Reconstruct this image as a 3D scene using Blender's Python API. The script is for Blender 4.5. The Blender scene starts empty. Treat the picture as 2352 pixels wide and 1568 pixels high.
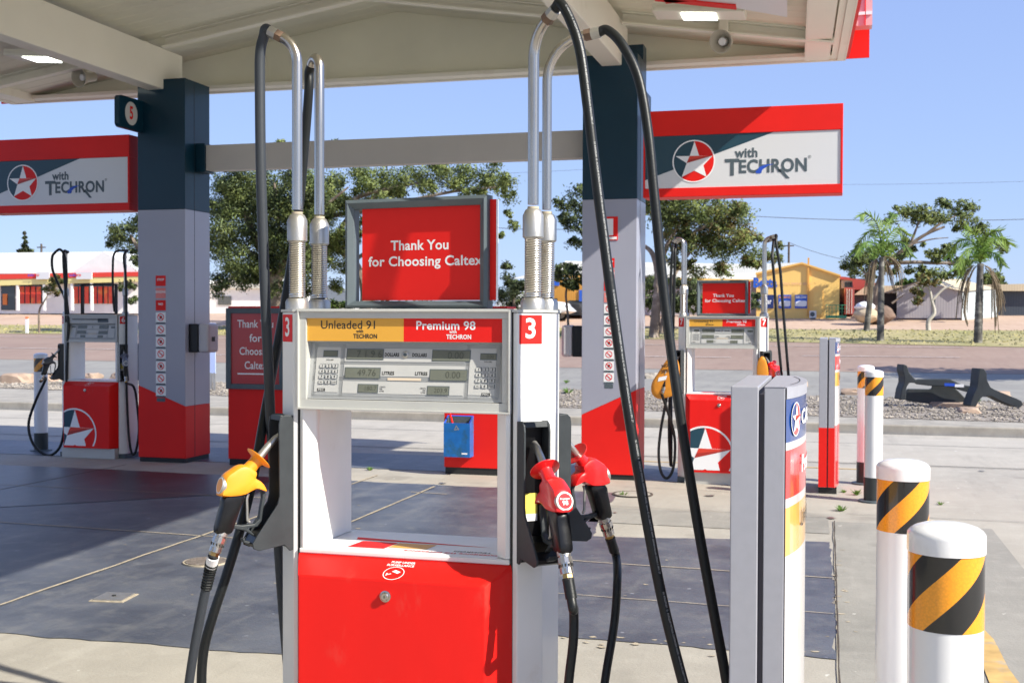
import bpy, bmesh, math, random
import numpy as np
from mathutils import Vector, Matrix, noise
random.seed(7)
R = math.radians
sc = bpy.context.scene
COL = sc.collection

# ------------------------------------------------------------------ camera model (used to read real positions)
FPX = 2700.0; CX = 1176.0; CY = 784.0; HC = 1.58
YAW = R(15.4); PIT = R(-1.12); ROLL = 0.0032
fw = np.array([-math.sin(YAW)*math.cos(PIT), math.cos(YAW)*math.cos(PIT), math.sin(PIT)])
rt0 = np.array([math.cos(YAW), math.sin(YAW), 0.0]); up0 = np.cross(rt0, fw)
rt = rt0*math.cos(ROLL) + up0*math.sin(ROLL); upv = np.cross(rt, fw)
CAM = np.array([0, 0, HC])
def ray(x, y): return fw + rt*(x-CX)/FPX - upv*(y-CY)/FPX
def D(x, y, Y):
    d = ray(x, y); return Vector(CAM + d*(Y/d[1]))
def zt(Y):
    if Y < 17: return 0.0
    if Y < 30: return 0.12
    if Y < 62: return 0.12 + 0.054*(Y-30)
    return 0.12 + 0.054*32
def GR(x, y):
    d = ray(x, y); t = 5.0
    while t < 400:
        p = CAM + d*t
        if p[2] <= zt(p[1]): return Vector(p)
        t += 0.05
    return Vector(CAM + d*60)

cam_d = bpy.data.cameras.new('camera'); cam = bpy.data.objects.new('camera', cam_d); COL.objects.link(cam)
cam_d.sensor_width = 36; cam_d.lens = FPX/2352*36; cam_d.clip_end = 2000; cam_d.clip_start = 0.05
M = Matrix(((rt[0], upv[0], -fw[0], 0), (rt[1], upv[1], -fw[1], 0), (rt[2], upv[2], -fw[2], HC), (0, 0, 0, 1)))
cam.matrix_world = M
sc.camera = cam
cam_d.dof.use_dof = True; cam_d.dof.focus_distance = 3.7; cam_d.dof.aperture_fstop = 11

# ------------------------------------------------------------------ world and sun
SUN = Vector((1.25, -0.40, 1.0)).normalized()
w = bpy.data.worlds.new('World'); sc.world = w; w.use_nodes = True
nt = w.node_tree; nt.nodes.clear()
sky = nt.nodes.new('ShaderNodeTexSky'); sky.sky_type = 'NISHITA'; sky.sun_disc = False
sky.sun_elevation = math.asin(SUN.z); sky.sun_rotation = math.atan2(SUN.x, SUN.y)
sky.altitude = 0; sky.air_density = 1.0; sky.dust_density = 0.25; sky.ozone_density = 5.0
bg = nt.nodes.new('ShaderNodeBackground'); bg.inputs[1].default_value = 0.12
ow = nt.nodes.new('ShaderNodeOutputWorld')
mxs = nt.nodes.new('ShaderNodeMix'); mxs.data_type = 'RGBA'; mxs.inputs[0].default_value = 0.78
nt.links.new(sky.outputs[0], mxs.inputs[6])
tcw = nt.nodes.new('ShaderNodeTexCoord'); spw = nt.nodes.new('ShaderNodeSeparateXYZ'); nt.links.new(tcw.outputs['Generated'], spw.inputs[0])
crw = nt.nodes.new('ShaderNodeMix'); crw.data_type = 'RGBA'; mrw = nt.nodes.new('ShaderNodeMapRange'); mrw.inputs[1].default_value = 0.0; mrw.inputs[2].default_value = 0.32
nt.links.new(spw.outputs[2], mrw.inputs[0]); nt.links.new(mrw.outputs[0], crw.inputs[0]); crw.inputs[6].default_value = (2.35, 3.1, 4.9, 1); crw.inputs[7].default_value = (1.80, 2.45, 4.7, 1)
nt.links.new(crw.outputs[2], mxs.inputs[7])
nt.links.new(mxs.outputs[2], bg.inputs[0]); nt.links.new(bg.outputs[0], ow.inputs[0])
sl = bpy.data.lights.new('sun', 'SUN'); sl.energy = 5.0; sl.angle = R(0.55); sl.color = (1, 0.945, 0.82)
so = bpy.data.objects.new('sun', sl); COL.objects.link(so)
so.rotation_euler = SUN.to_track_quat('Z', 'Y').to_euler(); so.location = (20, -10, 30)
sc.view_settings.view_transform = 'Standard'; sc.view_settings.look = 'None'
sc.view_settings.exposure = 0.76; sc.view_settings.gamma = 1; sc.view_settings.use_curve_mapping = False

# ------------------------------------------------------------------ materials
MATS = {}
def mat(name, col, rough=0.5, metal=0.0, var=0.0, vs=3.0, bump=0.0, bs=40.0, coat=0.0, col2=None, c2s=4.0, c2t=(0.5, 0.65), spec=0.5, stretch=None, detail=6, trans=0.0, dirt=0.0):
    if name in MATS: return MATS[name]
    m = bpy.data.materials.new(name); m.use_nodes = True; t = m.node_tree; b = t.nodes['Principled BSDF']
    b.inputs['Roughness'].default_value = rough; b.inputs['Metallic'].default_value = metal
    b.inputs['Coat Weight'].default_value = coat; b.inputs['Coat Roughness'].default_value = 0.08
    b.inputs['Specular IOR Level'].default_value = spec
    c = (*col, 1)
    b.inputs['Base Color'].default_value = c
    tc = t.nodes.new('ShaderNodeTexCoord'); src = tc.outputs['Object']
    if stretch:
        mp = t.nodes.new('ShaderNodeMapping'); mp.inputs['Scale'].default_value = stretch
        t.links.new(src, mp.inputs[0]); src = mp.outputs[0]
    out = None
    if col2 is not None:
        n = t.nodes.new('ShaderNodeTexNoise'); n.inputs['Scale'].default_value = c2s; n.inputs['Detail'].default_value = detail
        n.inputs['Roughness'].default_value = 0.62
        t.links.new(src, n.inputs['Vector'])
        r = t.nodes.new('ShaderNodeValToRGB'); r.color_ramp.elements[0].position = c2t[0]; r.color_ramp.elements[1].position = c2t[1]
        r.color_ramp.elements[0].color = c; r.color_ramp.elements[1].color = (*col2, 1)
        t.links.new(n.outputs[0], r.inputs[0]); out = r.outputs[0]
    if var > 0:
        n = t.nodes.new('ShaderNodeTexNoise'); n.inputs['Scale'].default_value = vs; n.inputs['Detail'].default_value = 8
        t.links.new(src, n.inputs['Vector'])
        mr = t.nodes.new('ShaderNodeMapRange'); mr.inputs[1].default_value = 0.3; mr.inputs[2].default_value = 0.7
        mr.inputs[3].default_value = 1-var; mr.inputs[4].default_value = 1+var*0.6
        t.links.new(n.outputs[0], mr.inputs[0])
        mx = t.nodes.new('ShaderNodeMix'); mx.data_type = 'RGBA'; mx.blend_type = 'MULTIPLY'; mx.inputs[0].default_value = 1
        if out: t.links.new(out, mx.inputs[6])
        else: mx.inputs[6].default_value = c
        cb = t.nodes.new('ShaderNodeCombineColor')
        for i in range(3): t.links.new(mr.outputs[0], cb.inputs[i])
        t.links.new(cb.outputs[0], mx.inputs[7]); out = mx.outputs[2]
    if out: t.links.new(out, b.inputs['Base Color'])
    if bump > 0:
        n = t.nodes.new('ShaderNodeTexNoise'); n.inputs['Scale'].default_value = bs; n.inputs['Detail'].default_value = 6
        t.links.new(src, n.inputs['Vector'])
        bp = t.nodes.new('ShaderNodeBump'); bp.inputs['Strength'].default_value = bump; bp.inputs['Distance'].default_value = 0.01
        t.links.new(n.outputs[0], bp.inputs['Height']); t.links.new(bp.outputs[0], b.inputs['Normal'])
    if trans > 0:
        tr = t.nodes.new('ShaderNodeBsdfTranslucent')
        if out: t.links.new(out, tr.inputs[0])
        else: tr.inputs[0].default_value = c
        ms = t.nodes.new('ShaderNodeMixShader'); ms.inputs[0].default_value = trans
        o = t.nodes['Material Output']
        t.links.new(b.outputs[0], ms.inputs[1]); t.links.new(tr.outputs[0], ms.inputs[2]); t.links.new(ms.outputs[0], o.inputs[0])
    MATS[name] = m
    return m
def emis(name, col, s):
    m = bpy.data.materials.new(name); m.use_nodes = True; b = m.node_tree.nodes['Principled BSDF']
    b.inputs['Emission Color'].default_value = (*col, 1); b.inputs['Emission Strength'].default_value = s; b.inputs['Base Color'].default_value = (*col, 1)
    MATS[name] = m; return m

RED = mat('red_panel', (0.76, 0.012, 0.008), 0.5, spec=0.3, var=0.06, vs=2.5, bump=0.02, bs=60)
REDW = mat('red_cabinet', (0.80, 0.010, 0.007), 0.45, var=0.10, vs=3, bump=0.03, bs=25, col2=(0.74, 0.055, 0.04), c2s=11, c2t=(0.60, 0.80), spec=0.3, stretch=(1, 1, 0.4))
WHITE = mat('white_paint', (0.80, 0.80, 0.78), 0.35, var=0.06, vs=4, coat=0.2, col2=(0.62, 0.58, 0.50), c2s=5, c2t=(0.62, 0.85))
OFFW = mat('off_white_panel', (0.50, 0.50, 0.485), 0.4, var=0.04, vs=20)
FRAMEW = mat('housing_grey_white', (0.52, 0.52, 0.49), 0.35, var=0.05, vs=6, metal=0.1)
PANELG = mat('panel_grey', (0.40, 0.41, 0.41), 0.4, var=0.03, vs=30)
BEIGE = mat('beige_label', (0.66, 0.55, 0.42), 0.5)
SEAM = mat('black_seam', (0.015, 0.015, 0.015), 0.6)
YEL = mat('yellow_banner', (0.74, 0.38, 0.045), 0.4, var=0.04)
YELP = mat('yellow_plastic', (0.86, 0.32, 0.015), 0.45, var=0.05, vs=12, coat=0.15)
REDP = mat('red_plastic', (0.74, 0.013, 0.015), 0.3, coat=0.35, var=0.05, vs=14)
BLKP = mat('black_plastic', (0.005, 0.005, 0.006), 0.3, spec=0.35, bump=0.03, bs=80)
BOOT = mat('dark_grey_plastic', (0.035, 0.041, 0.046), 0.5, spec=0.35, var=0.2, vs=15, bump=0.05, bs=60)
INK = mat('black_ink', (0.02, 0.02, 0.018), 0.5)
TXW = mat('white_ink', (0.85, 0.85, 0.86), 0.5)
TXG = mat('slate_ink', (0.075, 0.105, 0.125), 0.5)
TXB = mat('blue_ink', (0.015, 0.08, 0.52), 0.5)
LCD = mat('lcd_grey_green', (0.15, 0.16, 0.13), 0.25, spec=0.6, var=0.12, vs=8)
LCDT = mat('lcd_digit', (0.06, 0.065, 0.05), 0.5)
CHROME = mat('worn_steel', (0.50, 0.47, 0.43), 0.26, metal=1, var=0.12, vs=10, bump=0.04, bs=30, stretch=(1, 1, 0.3), col2=(0.36, 0.29, 0.22), c2s=9, c2t=(0.62, 0.8))
ALU = mat('cast_aluminium', (0.50, 0.49, 0.465), 0.42, metal=0.85, var=0.1, vs=25, bump=0.05, bs=120)
SPRING = mat('spring_steel', (0.66, 0.63, 0.58), 0.3, metal=0.95, var=0.12, vs=30, col2=(0.42, 0.33, 0.24), c2s=30, c2t=(0.6, 0.8))
BRASS = mat('brass', (0.45, 0.28, 0.10), 0.35, metal=1)
RUST = mat('rusty_collar', (0.16, 0.10, 0.065), 0.7, var=0.3, vs=30)
RUB = mat('hose_rubber', (0.009, 0.011, 0.012), 0.42, spec=0.35, bump=0.05, bs=150, var=0.15, vs=6)
RUBG = mat('grey_hose_rubber', (0.035, 0.041, 0.050), 0.5, spec=0.35, bump=0.05, bs=150, var=0.1)
SLATE = mat('slate_frame', (0.085, 0.11, 0.125), 0.5, var=0.12, vs=8)
TEAL = mat('dark_teal_cladding', (0.002, 0.030, 0.055), 0.4, coat=0.22, var=0.06, spec=0.25)
LOGOTEAL = mat('logo_teal', (0.012, 0.055, 0.085), 0.4)
LILAC = mat('lilac_grey_cladding', (0.33, 0.335, 0.41), 0.32, coat=0.35, var=0.03)
CREAM = mat('cream_steel', (0.81, 0.79, 0.63), 0.55, var=0.06, vs=1.5, bump=0.02, bs=20)
CREAMB = mat('cream_beam', (0.87, 0.84, 0.72), 0.5, var=0.05, vs=1.2, col2=(0.68, 0.60, 0.48), c2s=1.5, c2t=(0.6, 0.9))
BEAMG = mat('warm_grey_beam', (0.52, 0.49, 0.45), 0.5, var=0.04)
SIGNW = mat('sign_white', (0.66, 0.67, 0.69), 0.3, coat=0.3)
TOTEM = mat('silver_grey_paint', (0.37, 0.375, 0.42), 0.42, metal=0.15, var=0.04, vs=30, bump=0.03, bs=300)
TOTEMD = mat('dark_gap', (0.05, 0.045, 0.06), 0.5)
NAVY = mat('navy_blue', (0.012, 0.06, 0.26), 0.22, coat=0.7, var=0.15, vs=4)
SILV = mat('silver_acrylic', (0.6, 0.58, 0.58), 0.25, coat=0.6)
REDA = mat('red_acrylic', (0.78, 0.03, 0.03), 0.2, coat=0.8)
YELA = mat('yellow_acrylic', (0.86, 0.46, 0.10), 0.2, coat=0.8)
BOLW = mat('bollard_white', (0.80, 0.80, 0.80), 0.25, coat=0.5, var=0.05, vs=6, col2=(0.64, 0.60, 0.55), c2s=9, c2t=(0.60, 0.85), stretch=(1, 1, 0.5))
BINB = mat('bin_blue', (0.01, 0.13, 0.42), 0.35, var=0.15, vs=10, col2=(0.02, 0.1, 0.2), c2s=8)
LIT = emis('lamp_diffuser', (0.92, 1.0, 0.93), 3.0)

def tape_mat():
    m = bpy.data.materials.new('hazard_tape'); m.use_nodes = True; t = m.node_tree; b = t.nodes['Principled BSDF']
    b.inputs['Roughness'].default_value = 0.25; b.inputs['Coat Weight'].default_value = 0.5
    uv = t.nodes.new('ShaderNodeUVMap'); sp = t.nodes.new('ShaderNodeSeparateXYZ'); t.links.new(uv.outputs[0], sp.inputs[0])
    a = t.nodes.new('ShaderNodeMath'); a.operation = 'SUBTRACT'; t.links.new(sp.outputs[1], a.inputs[0]); t.links.new(sp.outputs[0], a.inputs[1])
    d = t.nodes.new('ShaderNodeMath'); d.operation = 'DIVIDE'; t.links.new(a.outputs[0], d.inputs[0]); d.inputs[1].default_value = 0.1624
    f = t.nodes.new('ShaderNodeMath'); f.operation = 'FRACT'; t.links.new(d.outputs[0], f.inputs[0])
    r = t.nodes.new('ShaderNodeValToRGB'); r.color_ramp.interpolation = 'CONSTANT'
    r.color_ramp.elements[0].color = (0.012, 0.012, 0.012, 1); r.color_ramp.elements[1].position = 0.5; r.color_ramp.elements[1].color = (0.95, 0.36, 0.015, 1)
    t.links.new(f.outputs[0], r.inputs[0])
    tc = t.nodes.new('ShaderNodeTexCoord'); v = t.nodes.new('ShaderNodeTexVoronoi'); v.inputs['Scale'].default_value = 190; t.links.new(tc.outputs['Object'], v.inputs['Vector'])
    mr = t.nodes.new('ShaderNodeMapRange'); mr.inputs[2].default_value = 0.8; mr.inputs[3].default_value = 1.05; mr.inputs[4].default_value = 0.86; t.links.new(v.outputs[0], mr.inputs[0])
    mx = t.nodes.new('ShaderNodeMix'); mx.data_type = 'RGBA'; mx.blend_type = 'MULTIPLY'; mx.inputs[0].default_value = 1
    cb = t.nodes.new('ShaderNodeCombineColor')
    for i in range(3): t.links.new(mr.outputs[0], cb.inputs[i])
    t.links.new(r.outputs[0], mx.inputs[6]); t.links.new(cb.outputs[0], mx.inputs[7]); t.links.new(mx.outputs[2], b.inputs['Base Color'])
    return m
TAPE = tape_mat()

def ground_mat(name, base, dark, stain, sc1=0.6, sc2=5.0, rough=0.8, bump=0.25, bs=60, spots=True, ssc=1.6):
    m = bpy.data.materials.new(name); m.use_nodes = True; t = m.node_tree; b = t.nodes['Principled BSDF']
    b.inputs['Roughness'].default_value = rough
    tc = t.nodes.new('ShaderNodeTexCoord')
    def nz(s, det=8, ro=0.6):
        n = t.nodes.new('ShaderNodeTexNoise'); n.inputs['Scale'].default_value = s; n.inputs['Detail'].default_value = det; n.inputs['Roughness'].default_value = ro
        t.links.new(tc.outputs['Object'], n.inputs['Vector']); return n.outputs[0]
    r = t.nodes.new('ShaderNodeValToRGB'); r.color_ramp.elements[0].position = 0.35; r.color_ramp.elements[1].position = 0.68
    r.color_ramp.elements[0].color = (*dark, 1); r.color_ramp.elements[1].color = (*base, 1); t.links.new(nz(sc1), r.inputs[0])
    def mixin(prev, fac, col):
        mx = t.nodes.new('ShaderNodeMix'); mx.data_type = 'RGBA'; t.links.new(fac, mx.inputs[0]); t.links.new(prev, mx.inputs[6]); mx.inputs[7].default_value = (*col, 1); return mx.outputs[2]
    def step(src, a, b2, mul=1):
        mr = t.nodes.new('ShaderNodeMapRange'); mr.inputs[1].default_value = a; mr.inputs[2].default_value = b2; mr.inputs[4].default_value = mul; t.links.new(src, mr.inputs[0]); return mr.outputs[0]
    o = r.outputs[0]
    o = mixin(o, step(nz(sc2), 0.5, 0.75, 0.55), stain)
    mpg = t.nodes.new('ShaderNodeMapping'); mpg.inputs['Scale'].default_value = (2.2, 0.35, 1); mpg.inputs['Rotation'].default_value = (0, 0, 1.35); t.links.new(tc.outputs['Object'], mpg.inputs[0])
    ns = t.nodes.new('ShaderNodeTexNoise'); ns.inputs['Scale'].default_value = 1.6; ns.inputs['Detail'].default_value = 9; ns.inputs['Roughness'].default_value = 0.7; t.links.new(mpg.outputs[0], ns.inputs['Vector'])
    o = mixin(o, step(ns.outputs[0], 0.54, 0.72, 0.5), tuple(x*0.72 for x in dark)); o = mixin(o, step(ns.outputs[0], 0.46, 0.30, 0.45), stain)
    o = mixin(o, step(nz(90, 4), 0.55, 0.8, 0.35), tuple(x*0.5 for x in dark))
    if spots:
        o = mixin(o, step(nz(ssc, 3, 0.4), 0.64, 0.72, 0.45), tuple(x*0.62 for x in dark))
        o = mixin(o, step(nz(14, 2, 0.4), 0.745, 0.765, 0.8), tuple(min(0.6, x*1.5+0.08) for x in base))
    t.links.new(o, b.inputs['Base Color'])
    bp = t.nodes.new('ShaderNodeBump'); bp.inputs['Strength'].default_value = bump; bp.inputs['Distance'].default_value = 0.01
    t.links.new(nz(bs, 6), bp.inputs['Height']); t.links.new(bp.outputs[0], b.inputs['Normal'])
    return m
CONC = ground_mat('concrete', (0.40, 0.372, 0.32), (0.31, 0.288, 0.25), (0.44, 0.415, 0.365))
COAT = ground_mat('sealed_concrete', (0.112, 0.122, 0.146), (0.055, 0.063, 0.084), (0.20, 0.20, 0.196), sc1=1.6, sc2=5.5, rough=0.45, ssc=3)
CONCK = ground_mat('kerb_concrete', (0.38, 0.35, 0.295), (0.26, 0.24, 0.205), (0.42, 0.39, 0.33), sc1=2)
JOINT = mat('tan_joint', (0.42, 0.36, 0.27), 0.9, var=0.3, vs=20)
JOINTD = mat('dark_joint', (0.07, 0.055, 0.045), 0.9, var=0.4, vs=8)
JOINTG = mat('grey_joint', (0.19, 0.185, 0.18), 0.9, var=0.3, vs=8)
YLINE = mat('yellow_road_paint', (0.55, 0.36, 0.13), 0.8, var=0.25, vs=8, col2=(0.36, 0.33, 0.29), c2s=6, c2t=(0.55, 0.7))
ASPH = ground_mat('asphalt', (0.28, 0.27, 0.24), (0.21, 0.20, 0.185), (0.31, 0.295, 0.26), sc1=0.5, spots=False)
ROAD = ground_mat('red_asphalt', (0.30, 0.21, 0.165), (0.245, 0.17, 0.135), (0.33, 0.25, 0.20), sc1=0.15, sc2=1, spots=False)
GRASSM = ground_mat('dry_grass_ground', (0.38, 0.32, 0.16), (0.24, 0.23, 0.09), (0.46, 0.38, 0.24), sc1=0.35, sc2=1.2, rough=0.95, bump=0.6, bs=15, spots=False)
DIRT = ground_mat('pinkish_dirt', (0.50, 0.36, 0.26), (0.42, 0.29, 0.21), (0.55, 0.42, 0.32), sc1=0.2, sc2=1, rough=0.95, spots=False)
GRAVM = ground_mat('gravel_ground', (0.30, 0.26, 0.22), (0.18, 0.155, 0.13), (0.38, 0.34, 0.3), sc1=6, sc2=14, rough=0.95, bump=1, bs=30, spots=False)
STONE = mat('stone', (0.22, 0.195, 0.165), 0.9, var=0.5, vs=1.5, col2=(0.36, 0.32, 0.27), c2s=2.5, c2t=(0.4, 0.6))
ROCK = mat('sandstone', (0.38, 0.28, 0.21), 0.9, var=0.25, vs=3, bump=0.5, bs=12)
BARK = mat('bark', (0.20, 0.155, 0.12), 0.9, var=0.4, vs=3, bump=0.6, bs=12, col2=(0.42, 0.36, 0.30), c2s=1.5, c2t=(0.5, 0.7))
BARKD = mat('dark_bark', (0.10, 0.08, 0.065), 0.9, var=0.4, vs=4, bump=0.6, bs=12)
PALMB = mat('palm_trunk', (0.11, 0.105, 0.095), 0.9, var=0.45, vs=3, bump=0.6, bs=14, stretch=(1, 1, 1.5), col2=(0.24, 0.23, 0.20), c2s=3)
def leaf_mat(name, col, col2):
    return mat(name, col, 0.6, col2=col2, c2s=0.9, c2t=(0.35, 0.65), var=0.22, vs=3.0, trans=0.4, detail=3)
LEAFD = leaf_mat('olive_leaves', (0.135, 0.19, 0.075), (0.24, 0.30, 0.11))
LEAFG = leaf_mat('gum_leaves', (0.20, 0.27, 0.08), (0.37, 0.43, 0.14))
LEAFB = leaf_mat('bright_leaves', (0.10, 0.20, 0.04), (0.20, 0.30, 0.07))
LEAFK = leaf_mat('dark_leaves', (0.065, 0.09, 0.045), (0.12, 0.15, 0.07))
LEAFR = leaf_mat('brown_leaves', (0.22, 0.18, 0.07), (0.32, 0.24, 0.09))
FRONDD = leaf_mat('dead_fronds', (0.26, 0.20, 0.13), (0.34, 0.27, 0.18))
FRONDG = leaf_mat('green_fronds', (0.10, 0.22, 0.04), (0.26, 0.36, 0.07))

# ------------------------------------------------------------------ mesh builder
class MB:
    def __init__(s): s.v = []; s.f = []; s.m = []; s.mats = []; s.nr = []
    def mi(s, mt):
        if mt not in s.mats: s.mats.append(mt)
        return s.mats.index(mt)
    def add(s, vs, fs, mt):
        o = len(s.v); i = s.mi(mt)
        s.v += [tuple(v) for v in vs]
        for f in fs: s.f.append(tuple(o+k for k in f)); s.m.append(i)
        return s
    def box(s, x0, x1, y0, y1, z0, z1, mt, mx=None):
        vs = [Vector((x, y, z)) for z in (z0, z1) for y in (y0, y1) for x in (x0, x1)]
        if mx: vs = [mx @ v for v in vs]
        return s.add(vs, [(0, 2, 3, 1), (4, 5, 7, 6), (0, 1, 5, 4), (2, 6, 7, 3), (0, 4, 6, 2), (1, 3, 7, 5)], mt)
    def prism(s, poly, a0, a1, fn, mt):
        # poly of (p,q); fn(p,q,a)->xyz
        n = len(poly)
        vs = [fn(p, q, a0) for p, q in poly] + [fn(p, q, a1) for p, q in poly]
        fs = [tuple(range(n-1, -1, -1)), tuple(range(n, 2*n))] + [(i, (i+1) % n, n+(i+1) % n, n+i) for i in range(n)]
        return s.add(vs, fs, mt)
    def pillow(s, poly, half, fn, mt, layers=((-1, .72), (-.88, .9), (-.5, .985), (0, 1), (.5, .985), (.88, .9), (1, .72)), sub=3):
        # smooth closed outline
        P = [Vector((p, q)) for p, q in poly]; n = len(P); Q = []
        for i in range(n):
            p0, p1, p2, p3 = P[i-1], P[i], P[(i+1) % n], P[(i+2) % n]
            for k in range(sub):
                t = k/sub
                Q.append(0.5*((2*p1)+(p2-p0)*t+(2*p0-5*p1+4*p2-p3)*t*t+(3*p1-p0-3*p2+p3)*t**3))
        c = sum(Q, Vector((0, 0)))/len(Q); n = len(Q); vs = []; fs = []
        for a, k in layers:
            vs += [fn(*(c+(q-c)*k), a*half) for q in Q]
        L = len(layers)
        for j in range(L-1):
            for i in range(n): fs.append((j*n+i, j*n+(i+1) % n, (j+1)*n+(i+1) % n, (j+1)*n+i))
        fs.append(tuple(range(n-1, -1, -1))); fs.append(tuple((L-1)*n+i for i in range(n)))
        return s.add(vs, fs, mt)
    def tube(s, pts, r, mt, seg=12, smooth=0, cap=True, rfn=None):
        P = catmull(pts, smooth) if smooth else [Vector(p) for p in pts]
        n = len(P); fr = frames(P); vs = []; fs = []
        for i, (p, (e1, e2)) in enumerate(zip(P, fr)):
            rr = rfn(i/(n-1)) if rfn else (r[i] if isinstance(r, (list, tuple)) else r)
            for k in range(seg):
                a = 2*math.pi*k/seg; vs.append(p+e1*(math.cos(a)*rr)+e2*(math.sin(a)*rr))
        for i in range(n-1):
            for k in range(seg): fs.append((i*seg+k, i*seg+(k+1) % seg, (i+1)*seg+(k+1) % seg, (i+1)*seg+k))
        if cap: fs.append(tuple(range(seg-1, -1, -1))); fs.append(tuple((n-1)*seg+k for k in range(seg)))
        return s.add(vs, fs, mt)
    def lathe(s, prof, mt, mx=None, seg=28, cap=True):
        vs = []; fs = []; n = len(prof)
        for r_, z in prof:
            for k in range(seg):
                a = 2*math.pi*k/seg; v = Vector((r_*math.cos(a), r_*math.sin(a), z)); vs.append(mx @ v if mx else v)
        for i in range(n-1):
            for k in range(seg): fs.append((i*seg+k, i*seg+(k+1) % seg, (i+1)*seg+(k+1) % seg, (i+1)*seg+k))
        if cap: fs.append(tuple(range(seg-1, -1, -1))); fs.append(tuple((n-1)*seg+k for k in range(seg)))
        return s.add(vs, fs, mt)
    def flat(s, poly, fn, mt): return s.add([fn(p, q) for p, q in poly], [tuple(range(len(poly)))], mt)
    def build(s, name, parent=None, smooth=False, bevel=0.0, loc=None):
        me = bpy.data.meshes.new(name); me.from_pydata(s.v, [], s.f)
        for m in s.mats: me.materials.append(m)
        me.polygons.foreach_set('material_index', s.m); me.update()
        if smooth:
            me.polygons.foreach_set('use_smooth', [True]*len(me.polygons))
            me.set_sharp_from_angle(angle=R(38))
        o = bpy.data.objects.new(name, me); COL.objects.link(o)
        if s.nr:
            me.polygons.foreach_set('use_smooth', [True]*len(me.polygons)); me.normals_split_custom_set_from_vertices(s.nr)
        if parent: o.parent = parent
        if loc: o.location = loc
        if bevel > 0:
            b = o.modifiers.new('bevel', 'BEVEL'); b.width = bevel; b.segments = 2; b.limit_method = 'ANGLE'; b.angle_limit = R(40)
        return o
def catmull(pts, sub):
    P = [Vector(p) for p in pts]; out = []
    P = [P[0]*2-P[1]] + P + [P[-1]*2-P[-2]]
    for i in range(1, len(P)-2):
        p0, p1, p2, p3 = P[i-1:i+3]
        for k in range(sub):
            t = k/sub; out.append(0.5*((2*p1)+(p2-p0)*t+(2*p0-5*p1+4*p2-p3)*t*t+(3*p1-p0-3*p2+p3)*t**3))
    out.append(P[-2]); return out
def frames(P):
    T = []
    for i in range(len(P)):
        a = P[max(0, i-1)]; b = P[min(len(P)-1, i+1)]; t = (b-a)
        T.append(t.normalized() if t.length > 1e-9 else Vector((0, 0, 1)))
    e = Vector((0, -1, 0)) if abs(T[0].y) < 0.9 else Vector((1, 0, 0))
    out = []
    for t in T:
        e = (e - t*e.dot(t)).normalized(); out.append((e, t.cross(e)))
    return out
def tag(o, label=None, cat=None, group=None, kind=None):
    if label: o['label'] = label
    if cat: o['category'] = cat
    if group: o['group'] = group
    if kind: o['kind'] = kind
    return o
def thing(name, label, cat, loc=(0, 0, 0), rz=0, group=None):
    o = bpy.data.objects.new(name, None); o.empty_display_size = 0.1; COL.objects.link(o); o.location = loc; o.rotation_euler = (0, 0, rz)
    return tag(o, label, cat, group)
def kids(o): return [c for c in o.children]
def dup(root, loc, rz, label, group=None):
    def cp(o, par):
        c = o.copy(); COL.objects.link(c); c.parent = par
        for ch in kids(o): cp(ch, c)
        return c
    bpy.context.view_layer.update()
    c = cp(root, None); c.location = loc; c.rotation_euler = (0, 0, rz); tag(c, label, None, group); return c

# ------------------------------------------------------------------ text and logo
TC = {}
def text_geo(s, size, bold=0.0, align='CENTER', sx=1.0):
    k = (s, size, bold, align, sx)
    if k in TC: return TC[k]
    c = bpy.data.curves.new('t', 'FONT'); c.body = s; c.size = size; c.align_x = align; c.align_y = 'CENTER'; c.offset = bold*size; c.resolution_u = 3
    c.space_character = 1.0 + bold*1.5
    o = bpy.data.objects.new('t', c); COL.objects.link(o)
    dg = bpy.context.evaluated_depsgraph_get(); me = bpy.data.meshes.new_from_object(o.evaluated_get(dg))
    vs = [(v.co.x*sx, v.co.y) for v in me.vertices]; fs = [tuple(p.vertices) for p in me.polygons]
    bpy.data.objects.remove(o); bpy.data.curves.remove(c); bpy.data.meshes.remove(me)
    TC[k] = (vs, fs); return TC[k]
def put_text(mb, s, size, fn, mt, cx=0, cy=0, bold=0.012, align='CENTER', sx=1.0, rot=0, width=None):
    vs, fs = text_geo(s, size, bold, align, sx)
    k = 1.0
    if width:
        xs = [v[0] for v in vs]; k = width/(max(xs)-min(xs))
    cr, sr = math.cos(rot), math.sin(rot)
    mb.add([fn(cx+(x*k)*cr-y*sr, cy+(x*k)*sr+y*cr) for x, y in vs], fs, mt)
STAR = [(.03, .93), (.25, .25), (.88, .23), (.45, -.21), (.60, -.75), (.03, -.44), (-.56, -.73), (-.33, -.08), (-.85, .26), (-.19, .25)]
def clip(poly, box):
    if not box: return poly
    for ax, sgn, lim in ((0, 1, box[0]), (0, -1, box[1]), (1, 1, box[2]), (1, -1, box[3])):
        out = []
        for i in range(len(poly)):
            a, b = poly[i-1], poly[i]; ia = sgn*(a[ax]-lim) >= 0; ib = sgn*(b[ax]-lim) >= 0
            if ia != ib:
                t = (lim-a[ax])/(b[ax]-a[ax]); out.append((a[0]+(b[0]-a[0])*t, a[1]+(b[1]-a[1])*t))
            if ib: out.append(b)
        poly = out
        if len(poly) < 3: return []
    return poly
FACET = mat('logo_orange_red', (0.70, 0.05, 0.025), 0.4); FACETD = mat('logo_deep_red', (0.42, 0.03, 0.02), 0.4)
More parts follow.
